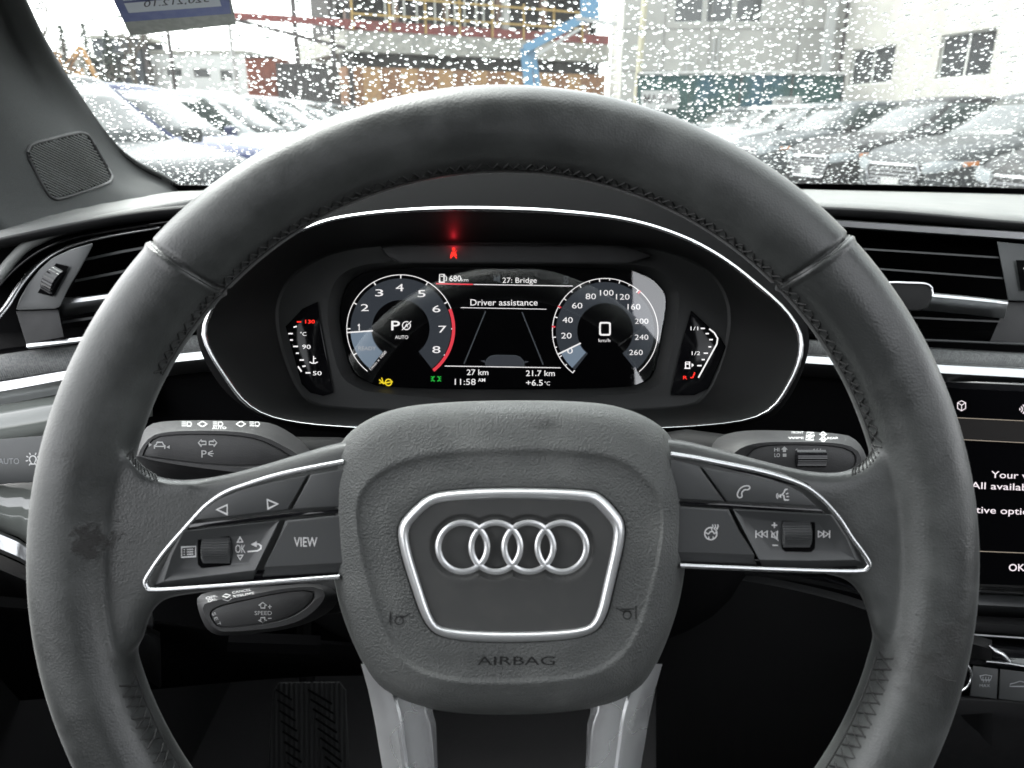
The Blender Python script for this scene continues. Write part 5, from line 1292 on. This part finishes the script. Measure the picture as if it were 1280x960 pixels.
blu = mat('blue_lift_paint', (.06,.19,.32), .4, coat=.4); WHp = mat('white_paint', (.42,.42,.41), .5); dkin = mat('unlit_interior', (.035,.03,.028), .9)
def windows(b, org, ux, nx, rot, holes, mull=1, thick=.3):
    for h in holes:
        mb = MB(); c = Vector(org)+ux*((h[0]+h[1])/2)+nx*(-thick*.6)+Vector((0,0,(h[2]+h[3])/2)); hw, hh = (h[1]-h[0])/2, (h[3]-h[2])/2
        for s_ in (-1, 1):
            mb.box(c+ux*s_*(hw-.03), (.03,.05,hh), rot); mb.box(c+Vector((0,0,s_*(hh-.03))), (hw-.06,.05,.03), rot)
        for k in range(mull): mb.box(c+ux*(-hw+2*hw*(k+1)/(mull+1)), (.035,.045,hh-.06), rot)
        w_ = mb.build('window', FR, b, smooth=0)
        mb = MB(); mb.box(c+nx*-.02, (hw-.06,.01,hh-.06), rot); mb.build('pane', WIN, w_, smooth=0)
# white building on the right: wall running away from us
A = Vector((14.9,37,0)); Bp = Vector((18.2,17,0)); ux = (Bp-A).normalized(); Lw = 26
wb = thing('white_building', 'cream rendered building with dark square windows behind the right row of cars', 'building', A, tilt=False)
holes = [(1.0,4.0,2.65,4.1),(6.6,9.3,2.65,4.15),(12.2,15.0,2.6,4.1),(18,21,2.6,4.1),(1.0,4.0,6.9,8.6),(6.6,9.3,6.9,8.6),(12.2,15,6.9,8.6)]
mb = MB(); u_, n_, rt = wallgrid(mb, A, ux, Lw, 12, .4, holes); mb.box(A+u_*Lw/2-n_*3-Vector((0,0,-6)) if False else A+u_*Lw/2-n_*-3+Vector((0,0,6)), (Lw/2,.2,6), rt)
mb.build('wall', cream, wb, smooth=0); windows(wb, A, u_, n_, rt, holes, 1, .4)
if True:
    mb = MB(); mb.box(A+u_*Lw/2+n_*1.5+Vector((0,0,12.1)), (Lw/2+.1,1.8,.1), rt); mb.build('roof', conc, wb, smooth=0)
dp = thing('downpipe', 'grey downpipe and conduit at the corner of the cream building', 'pipe', A+Vector((-.3,-.3,0)), tilt=False)
mb = MB(); mb.tube([A+Vector((-.35,-.3,0)), A+Vector((-.35,-.3,11.5))], .11, 10); mb.tube([A+Vector((.15,-.9,0)), A+Vector((.15,-.9,11.5))], .07, 8); mb.build('pipe', dkst, dp)
mb = MB(); mb.box(A+Vector((-1.0,-.2,5.5)), (.18,.12,5.5)); mb.build('corner_post', WHp, dp, smooth=0)
# grey-beige block
bb = thing('grey_building', 'grey-beige panelled building with a row of three windows above the green fence', 'building', Vector((5.1,39,0)), tilt=False)
holes = [(2.3,3.65,5.45,6.95),(3.75,5.0,5.45,6.95),(5.1,6.35,5.45,6.95),(2.3,3.65,9.2,10.7),(3.75,5.0,9.2,10.7)]
mb = MB(); u_, n_, rt = wallgrid(mb, (5.1,39,0), (1,0,0), 10.6, 12, .4, holes); mb.box((10.4,42,6), (5.3,.2,6)); mb.box((5.3,41,6), (.2,2,6)); mb.build('wall', beige, bb, smooth=0); windows(bb, (5.1,39,0), u_, n_, rt, holes, 0, .4)
mb = MB(); mb.box((10.4,40.5,12.1), (5.4,2,.1)); mb.build('roof', conc, bb, smooth=0)
mb = MB()
for z in (1.6,3.4,5.2,7.2,9,10.8): mb.box((10.4,38.59,z), (5.28,.008,.02))
for x in (7.0,9.1,13.2): mb.box((x,38.588,6), (.02,.008,5.9))
mb.build('panel_joints', mat('joint', (.2,.19,.18), .8), bb, smooth=0)
mb = MB()
for x, z0, z1 in ((8.1,2.6,4.6),(8.45,2.6,3.9),(9.3,2.6,4.9),(9.5,2.8,4.9)): mb.tube([Vector((x,38.5,z0)), Vector((x,38.5,z1))], .05, 6)
mb.build('vent_pipe', WHp, bb)
# green screen fence with signs
gf = thing('green_site_fence', 'green mesh screened site fence with a white top rail', 'fence', Vector((8.6,32,0)), tilt=False)
gfm = mat('green_mesh_screen', (.010,.045,.04), .8, noise=(.35, (.012,.055,.09), 3, .48, .6), bump=[('noise', 5, .05)])
mb = MB(); n = 40; P = []
for j in range(2):
    for i in range(n+1): P.append(Vector((4.9+8.0*i/n, 32+.06*math.sin(i*1.3), .15+j*2.75)))
mb.add(P, [(i,i+1,n+2+i,n+1+i) for i in range(n)]); mb.build('mesh_screen', gfm, gf, smooth=60, solid=.01)
mb = MB(); mb.tube([Vector((4.9,31.95,2.95)), Vector((9.0,31.95,3.0)), Vector((12.9,31.95,2.93))], .06, 6); mb.build('top_rail', WHp, gf)
for i in range(5): mb = MB(); mb.tube([Vector((4.9+i*2,32.06,0)), Vector((4.9+i*2,32.06,3.0))], .04, 6); mb.build('post', dkst, gf)
sg = thing('site_sign', 'white sign board with grey capitals hung on the green fence near the wheel rim', 'sign', Vector((5.9,31.8,1.5)), tilt=False)
mb = MB(); mb.box((5.75,31.85,2.0), (.72,.02,.33)); mb.build('board', WHp, sg, smooth=0)
mb = MB(); me, x0, x1, y0, y1 = tmesh('MASON', .01); mb.mesh(me, lambda c: Vector((5.12+(c.x-x0)/(x1-x0)*1.26, 31.82, 1.86+(c.y-y0)/(y1-y0)*.34))); mb.build('lettering', dkst, sg, smooth=0)
sg = thing('site_sign', 'small blank white board on the green fence above the silver car', 'sign', Vector((10.7,31.8,1.5)), tilt=False)
mb = MB(); mb.box((10.7,31.85,1.8), (.55,.02,.3)); mb.build('board', WHp, sg, smooth=0)
mb = MB()
for z in (1.65,1.8,1.93): mb.box((10.7,31.82,z), (.42,.008,.02))
mb.build('printed_lines', dkst, sg, smooth=0)
# building shell under construction
O = Vector((-8.0,40,0)); ux = Vector((14.0,8.0,0)).normalized(); nx = Vector((-ux.y,ux.x,0)); rot = Matrix((ux,nx,Vector((0,0,1)))).transposed(); Lc = 15.4
cb = thing('construction_building', 'unfinished building with brick base, concrete slab and dark open upper floor', 'building', O, tilt=False)
def cbox(mb, s0, s1, z0, z1, d0, d1): mb.box(O+ux*(s0+s1)/2+nx*(d0+d1)/2+Vector((0,0,(z0+z1)/2)), ((s1-s0)/2,(d1-d0)/2,(z1-z0)/2), rot)
mb = MB(); cbox(mb, 0,Lc,0,3.7,0,.3); cbox(mb, 0,.3,0,3.7,.3,7); mb.build('brick_wall', brick, cb, smooth=0)
mb = MB(); cbox(mb, 0,Lc,4.35,5.15,-.35,8); cbox(mb, 0,Lc,5.15,5.3,-.2,8); cbox(mb, 0,Lc,9.4,9.9,-.3,8); mb.build('floor_slab', conc, cb, smooth=0)
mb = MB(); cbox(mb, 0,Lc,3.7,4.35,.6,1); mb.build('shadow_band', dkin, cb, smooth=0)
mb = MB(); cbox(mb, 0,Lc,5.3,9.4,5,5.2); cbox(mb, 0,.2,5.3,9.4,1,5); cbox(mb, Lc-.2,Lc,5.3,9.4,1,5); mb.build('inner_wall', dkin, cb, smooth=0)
mb = MB(); cbox(mb, 0,Lc,5.3,5.75,-.25,-.1); mb.build('red_edge_beam', redst, cb, smooth=0)
mb = MB()
for s_ in (0.2,2.6,5.4,8.4,11.2,14.0): cbox(mb, s_,s_+.28,5.3,9.4,.2,.5)
mb.build('column', mat('brown_column', (.20,.12,.09), .7), cb, smooth=0)
for s_ in (.6,): mb = MB(); cbox(mb, 8.6,8.95,5.2,9.4,-.2,.05); mb.build('white_column', WHp, cb, smooth=0)
for i in range(13):
    mb = MB(); s_ = 2.0+i*.55+(.12 if i % 3 == 0 else 0); cbox(mb, s_,s_+.07,5.4,9.4,.0,.08); mb.build('stud', mat('stud', (.6,.6,.55), .5) if i == 0 else bpy.data.materials['stud'], cb, smooth=0)
gr_ = thing('guard_rail', 'yellow guard rail along the open floor of the unfinished building', 'guard rail', O+Vector((0,0,5.4)), tilt=False)
mb = MB()
for z in (5.95, 6.75): cbox(mb, .3, 13.5, z, z+.08, -.45, -.37)
mb.build('rail', yel, gr_, smooth=0)
for i in range(8): mb = MB(); cbox(mb, .3+i*1.88,.38+i*1.88,5.3,7.0,-.36,-.28); mb.build('post', yel, gr_, smooth=0)
mb = MB()
for i in range(7): cbox(mb, .8+i*2.0, 1.7+i*2.0, 0, 3.69, -.03, -.002)
mb.build('brick_panels', mat('brick_pale', (.32,.19,.09), .85, noise=(5, (.42,.24,.10), 4, .4, .6)), cb, smooth=0)
yp = thing('yellow_pole', 'tall pale yellow pole between the unfinished building and the grey one', 'pole', Vector((5.6,37,0)), tilt=False)
mb = MB(); mb.tube([Vector((5.55,37,0)), Vector((5.95,37,11))], .13, 8); mb.build('shaft', mat('pale_yellow', (.5,.46,.33), .5), yp)
# blue boom lift
bl = thing('boom_lift', 'blue articulated boom lift standing in front of the unfinished building', 'boom lift', Vector((1.3,35,0)), tilt=False)
zz = lambda y, Y=35: 1.25+(142-y)/F*Y*1.0
xx = lambda x, Y=35: (x-640)/F*Y
mb = MB(); mb.box((1.2,35,.75), (1.1,.8,.35)); mb.box((1.2,35,1.3), (.7,.6,.35)); mb.build('chassis', blu, bl, smooth=0)
for x in (.4, 2.0):
    for y in (34.2, 35.8): mb = MB(); mb.tube([Vector((x,y-.15,.42)), Vector((x,y+.15,.42))], .42, 18); mb.build('wheel', TY, bl)
mb = MB(); mb.bar((xx(664),35,1.3), (xx(655),35,zz(64)), .42, .35); mb.bar((xx(676),35,1.3), (xx(664),35,zz(66)), .22, .3); mb.build('riser', blu, bl, smooth=0)
mb = MB(); mb.bar((xx(654),34.7,zz(66)), (xx(735),34.7,zz(26)), .34, .34); mb.build('boom', blu, bl, smooth=0)
mb = MB(); mb.bar((xx(668),34.6,zz(72)), (xx(716),34.6,zz(45)), .12, .12); mb.build('cylinder_strut', WHp, bl, smooth=0)
mb = MB(); mb.bar((xx(728),34.7,zz(38)), (xx(723),34.7,zz(-60)), .75, .3); mb.build('jib', blu, bl, smooth=0)
mb = MB(); mb.bar((xx(712),34.6,zz(34)), (xx(758),34.6,zz(40)), .14, .14); mb.build('hose_arm', WHp, bl, smooth=0)
mb = MB(); mb.box((xx(725),34.7,zz(-90)), (.9,.5,.5)); mb.build('basket', blu, bl, smooth=0)
# red steel frame left of it
sf = thing('steel_frame', 'red primed steel beams on dark posts left of the unfinished building', 'steel frame', Vector((-9,40,0)), tilt=False)
z4 = lambda y, Y=40: 1.25+(150-y)/F*Y; x4 = lambda x, Y=40: (x-640)/F*Y
mb = MB(); mb.bar((x4(322),40,z4(38)), (x4(470),40,z4(47)), .25, .30); mb.build('beam', redst, sf, smooth=0)
mb = MB(); mb.bar((x4(325),40,z4(42)), (x4(458),40,z4(74)), .2, .18); mb.build('brace', dkst, sf, smooth=0)
for x, yt in ((392,-80),(434,-80),(453,20)): mb = MB(); mb.bar((x4(x),40.1,0), (x4(x),40.1,z4(yt)), .2, .2); mb.build('post', dkst, sf, smooth=0)
mb = MB(); mb.bar((x4(408),40,z4(-10)), (x4(452),40,z4(28)), .5, .3); mb.bar((x4(408),40,z4(-40)), (x4(452),40,z4(-30)), .5, .3); mb.build('roof_edge', dkst, sf, smooth=0)
# containers
for nm, lb, x0, x1, y0, y1, Y, cm in (('shipping_container','rusty red container behind the left row of cars',332,366,81,104,38,mat('rust_red', (.24,.07,.04), .7, noise=(3, (.18,.05,.03), 4, .4, .6))), ('shipping_container','dark container beside the rusty red one',367,426,89,110,37,mat('container_dark', (.045,.04,.04), .7))):
    t = thing(nm, lb, 'container', Vector((x4((x0+x1)/2,Y),Y,0)), tilt=False)
    mb = MB(); X0, X1 = x4(x0,Y), x4(x1,Y); Z1 = z4(y0,Y); n = 24; P = []
    for j in range(2):
        for i in range(n+1): P.append(Vector((X0+(X1-X0)*i/n, Y-(.05 if (i//1) % 2 else 0), .1+(Z1-.1)*j)))
    mb.add(P, [(i,i+1,n+2+i,n+1+i) for i in range(n)]); mb.box(((X0+X1)/2,Y+1.3,Z1/2+.05), ((X1-X0)/2,1.2,Z1/2-.05)); mb.build('shell', cm, t, smooth=0)
    mb = MB(); mb.bar((X0,Y-.02,Z1), (X1,Y-.02,Z1), .1, .1); mb.build('top_rail', dkst, t, smooth=0)
# far left: low buildings, poles, trees
def farb(name, lb, x0, x1, ztop, Y, m, wins=()):
    t = thing(name, lb, 'building', Vector(((x0+x1)/2,Y,0)), tilt=False)
    mb = MB(); u_, n_, rt = wallgrid(mb, (x0,Y,0), (1,0,0), x1-x0, ztop, .3, wins); mb.box(((x0+x1)/2,Y+4,ztop/2), ((x1-x0)/2,.2,ztop/2)); mb.build('wall', m, t, smooth=0)
    mb = MB(); mb.box(((x0+x1)/2,Y+2,ztop+.12), ((x1-x0)/2+.2,2.4,.12)); mb.build('roof', conc, t, smooth=0)
    windows(t, (x0,Y,0), u_, n_, rt, wins, 0, .3)
x6 = lambda x, Y: (x-640)/F*Y
farb('low_building', 'low dark building far behind the left row of cars', x6(160,60), x6(212,60), 1.25+88/F*60, 60, mat('dark_cladding', (.07,.075,.085), .8), [(.6,2.6,4.2,5.8)])
farb('low_building', 'long pale low building with dark windows far behind the blue car', x6(225,62), x6(335,62), 1.25+72/F*62, 62, mat('pale_cladding', (.6,.6,.58), .8), [(1,2.2,4.3,4.9),(3,4.3,4.2,4.9),(5,6.4,4,4.8)])
farb('low_building', 'pale workshop with rusty lower wall at the far left edge by the pillar', x6(75,58), x6(150,58), 1.25+66/F*58, 58, mat('rusty_cladding', (.5,.38,.30), .8, noise=(.5, (.7,.68,.62), 3, .4, .6)), [(1.2,2.6,3.4,4.6)])
def pole(lb, px, ytop, Y, kind):
    x = x6(px, Y); h = 1.25+(150-ytop)/F*Y
    t = thing('utility_pole' if kind else 'street_lamp', lb, 'pole' if kind else 'street lamp', Vector((x,Y,0)), tilt=False)
    mb = MB(); mb.tube([Vector((x,Y,0)), Vector((x,Y,h))], [.16,.10], 8); mb.build('shaft', dkst if kind else WHp, t)
    mb = MB()
    if kind: mb.bar((x-.9,Y,h-.5), (x+.9,Y,h-.5), .1, .1); mb.bar((x-.6,Y,h-1.2), (x+.6,Y,h-1.2), .1, .1); mb.build('crossarm', dkst, t, smooth=0)
    else: mb.tube([Vector((x,Y,h)), Vector((x+.5,Y,h+.2)), Vector((x+1.2,Y,h+.15))], .06, 6); mb.build('lamp_arm', WHp, t)
pole('dark utility pole with cross arms above the long pale building', 247, 36, 50, 1); pole('utility pole with cross arms beside the low dark building', 218, 50, 55, 1); pole('slim street lamp just left of the rusty container', 318, 40, 45, 0)
twig = mat('bark', (.10,.085,.07), .9); leafm = mat('conifer_needles', (.05,.07,.05), .8); LF = mat('evergreen_leaves', (.05,.08,.05), .8)
def bare_tree(lb, px, ytop, Y, seed, conifer=False):
    rq = random.Random(seed); x = x6(px, Y); h = 1.25+(150-ytop)/F*Y
    t = thing('conifer_tree' if conifer else 'bare_tree', lb, 'tree', Vector((x,Y,0)), tilt=False)
    mb = MB(); mb.tube([Vector((x,Y,0)), Vector((x+.1,Y,h*.5)), Vector((x,Y,h))], [.2,.13,.03], 7); mb.build('trunk', twig, t)
    mb = MB()
    if conifer:
        for k in range(420):
            z = rq.uniform(.18, 1)**.9*h; r_ = (1-z/h)*h*.2+.1; a = rq.uniform(0, 6.28); rr = r_*rq.uniform(.2, 1)
            p = Vector((x+rr*math.cos(a), Y+rr*math.sin(a), z-rr*.3)); d = Vector((math.cos(a), math.sin(a), -.3))*rq.uniform(.25,.5); s_ = Vector((-math.sin(a), math.cos(a), rq.uniform(-.3,.3)))*rq.uniform(.08,.18)
            mb.add([p-d*.5, p+s_, p+d*.6, p-s_], [(0,1,2,3)])
        mb.build('crown', leafm, t, smooth=0)
    else:
        def br(p, d, L_, r_, dep):
            q = p+d*L_; mb.tube([p, q], [r_, r_*.6], 5)
            if dep:
                for _ in range(3): br(p.lerp(q, rq.uniform(.5, 1)), (d+Vector((rq.uniform(-.8,.8), rq.uniform(-.8,.8), rq.uniform(-.1,.5)))).normalized(), L_*.68, r_*.55, dep-1)
        for k in range(6): br(Vector((x,Y,h*rq.uniform(.3,.7))), Vector((rq.uniform(-1,1), rq.uniform(-1,1), .9)).normalized(), h*.22, .07, 4)
        mb.build('crown', twig, t, smooth=0)
bare_tree('bare tree with fine branches at the far left beside the pillar', 92, 20, 40, 1); bare_tree('thin bare tree left of the utility pole', 200, 48, 46, 2)
bare_tree('narrow dark conifer nearest the pillar, far behind the cars', 125, 48, 56, 3, True); bare_tree('narrow conifer standing left of the low dark building', 151, 46, 57, 4, True); bare_tree('small conifer right at the corner of the low dark building', 176, 52, 56, 5, True)
ex = thing('excavator', 'small orange excavator far off at the left, near the bare tree', 'excavator', Vector((x6(110,48),48,0)), tilt=False)
ym = mat('machine_orange', (.45,.24,.08), .5)
mb = MB(); mb.box((x6(112,48),48,3.6), (1.1,.9,.55)); mb.box((x6(104,48),48,4.5), (.5,.6,.5)); mb.build('cab', ym, ex, smooth=0)
mb = MB(); mb.bar((x6(118,48),48,3.8), (x6(145,48),48,5.2), .25); mb.bar((x6(145,48),48,5.2), (x6(158,48),48,3.4), .2); mb.build('arm', ym, ex, smooth=0)
mb = MB(); mb.box((x6(111,48),48,1.5), (1.3,1,1.5)); mb.build('base', conc, ex, smooth=0)
# distant tree line as one mass
mb = MB(); rq = random.Random(9)
for k in range(5200):
    x = rq.uniform(-75, -14); Y = rq.uniform(78, 86); top = 3.4+1.6*math.sin(x*.35)+1.0*math.sin(x*1.1+1); z = rq.uniform(0, 1)**.8*top
    p = Vector((x, Y, z)); a = Vector((rq.uniform(-1,1), rq.uniform(-1,1), rq.uniform(-1,1))).normalized()*.45; b = a.cross(Vector((rq.uniform(-1,1), rq.uniform(-1,1), 1))).normalized()*.35
    mb.add([p-a, p+b, p+a, p-b], [(0,1,2,3)])
w_ = mb.build('woods', LF, None, smooth=0); w_['kind'] = 'stuff'; w_['label'] = 'low grey-green band of distant trees behind the car park'; w_['category'] = 'trees'

# =================================================================== WORLD, LIGHT, CAMERA
w = bpy.data.worlds.new('World'); SC.world = w; w.use_nodes = True
nt = w.node_tree; N = nt.nodes; L_ = nt.links; bg = N['Background']
sky = N.new('ShaderNodeTexSky'); sky.sky_type = 'NISHITA'; sky.sun_disc = False; sky.sun_elevation = R(56); sky.sun_rotation = R(-48); sky.air_density = 1; sky.dust_density = 3; sky.ozone_density = 1
hs = N.new('ShaderNodeHueSaturation'); hs.inputs['Saturation'].default_value = .12; hs.inputs['Value'].default_value = 1.0
L_.new(sky.outputs[0], hs.inputs['Color']); L_.new(hs.outputs[0], bg.inputs[0]); bg.inputs[1].default_value = .15
sd = bpy.data.lights.new('sun', 'SUN'); sd.energy = .6; sd.angle = R(16); sd.color = (1,.98,.95)
so = bpy.data.objects.new('sun', sd); COL.objects.link(so)
# Nishita: rotation measured clockwise from +Y
el, az = R(56), R(-48); dv = Vector((math.sin(az)*math.cos(el), math.cos(az)*math.cos(el), math.sin(el)))
so.rotation_euler = dv.to_track_quat('Z', 'Y').to_euler()
cd = bpy.data.cameras.new('camera'); co_ = bpy.data.objects.new('camera', cd); COL.objects.link(co_); SC.camera = co_
cd.lens = 27; cd.sensor_width = 36; cd.clip_start = .02; cd.clip_end = 2000
co_.matrix_world = Matrix.Translation(CAM) @ RC.to_4x4()
cd.dof.use_dof = True; cd.dof.focus_distance = .42; cd.dof.aperture_fstop = 16
SC.view_settings.view_transform = 'Standard'; SC.view_settings.look = 'None'; SC.view_settings.gamma = 1; SC.view_settings.use_curve_mapping = False
SC.view_settings.exposure = EXPO
SC.cycles.use_denoising = True; SC.cycles.max_bounces = 10; SC.cycles.transparent_max_bounces = 12; SC.cycles.transmission_bounces = 8; SC.cycles.glossy_bounces = 4; SC.cycles.diffuse_bounces = 4
SC.cycles.caustics_reflective = False; SC.cycles.caustics_refractive = True; SC.cycles.sample_clamp_indirect = 6
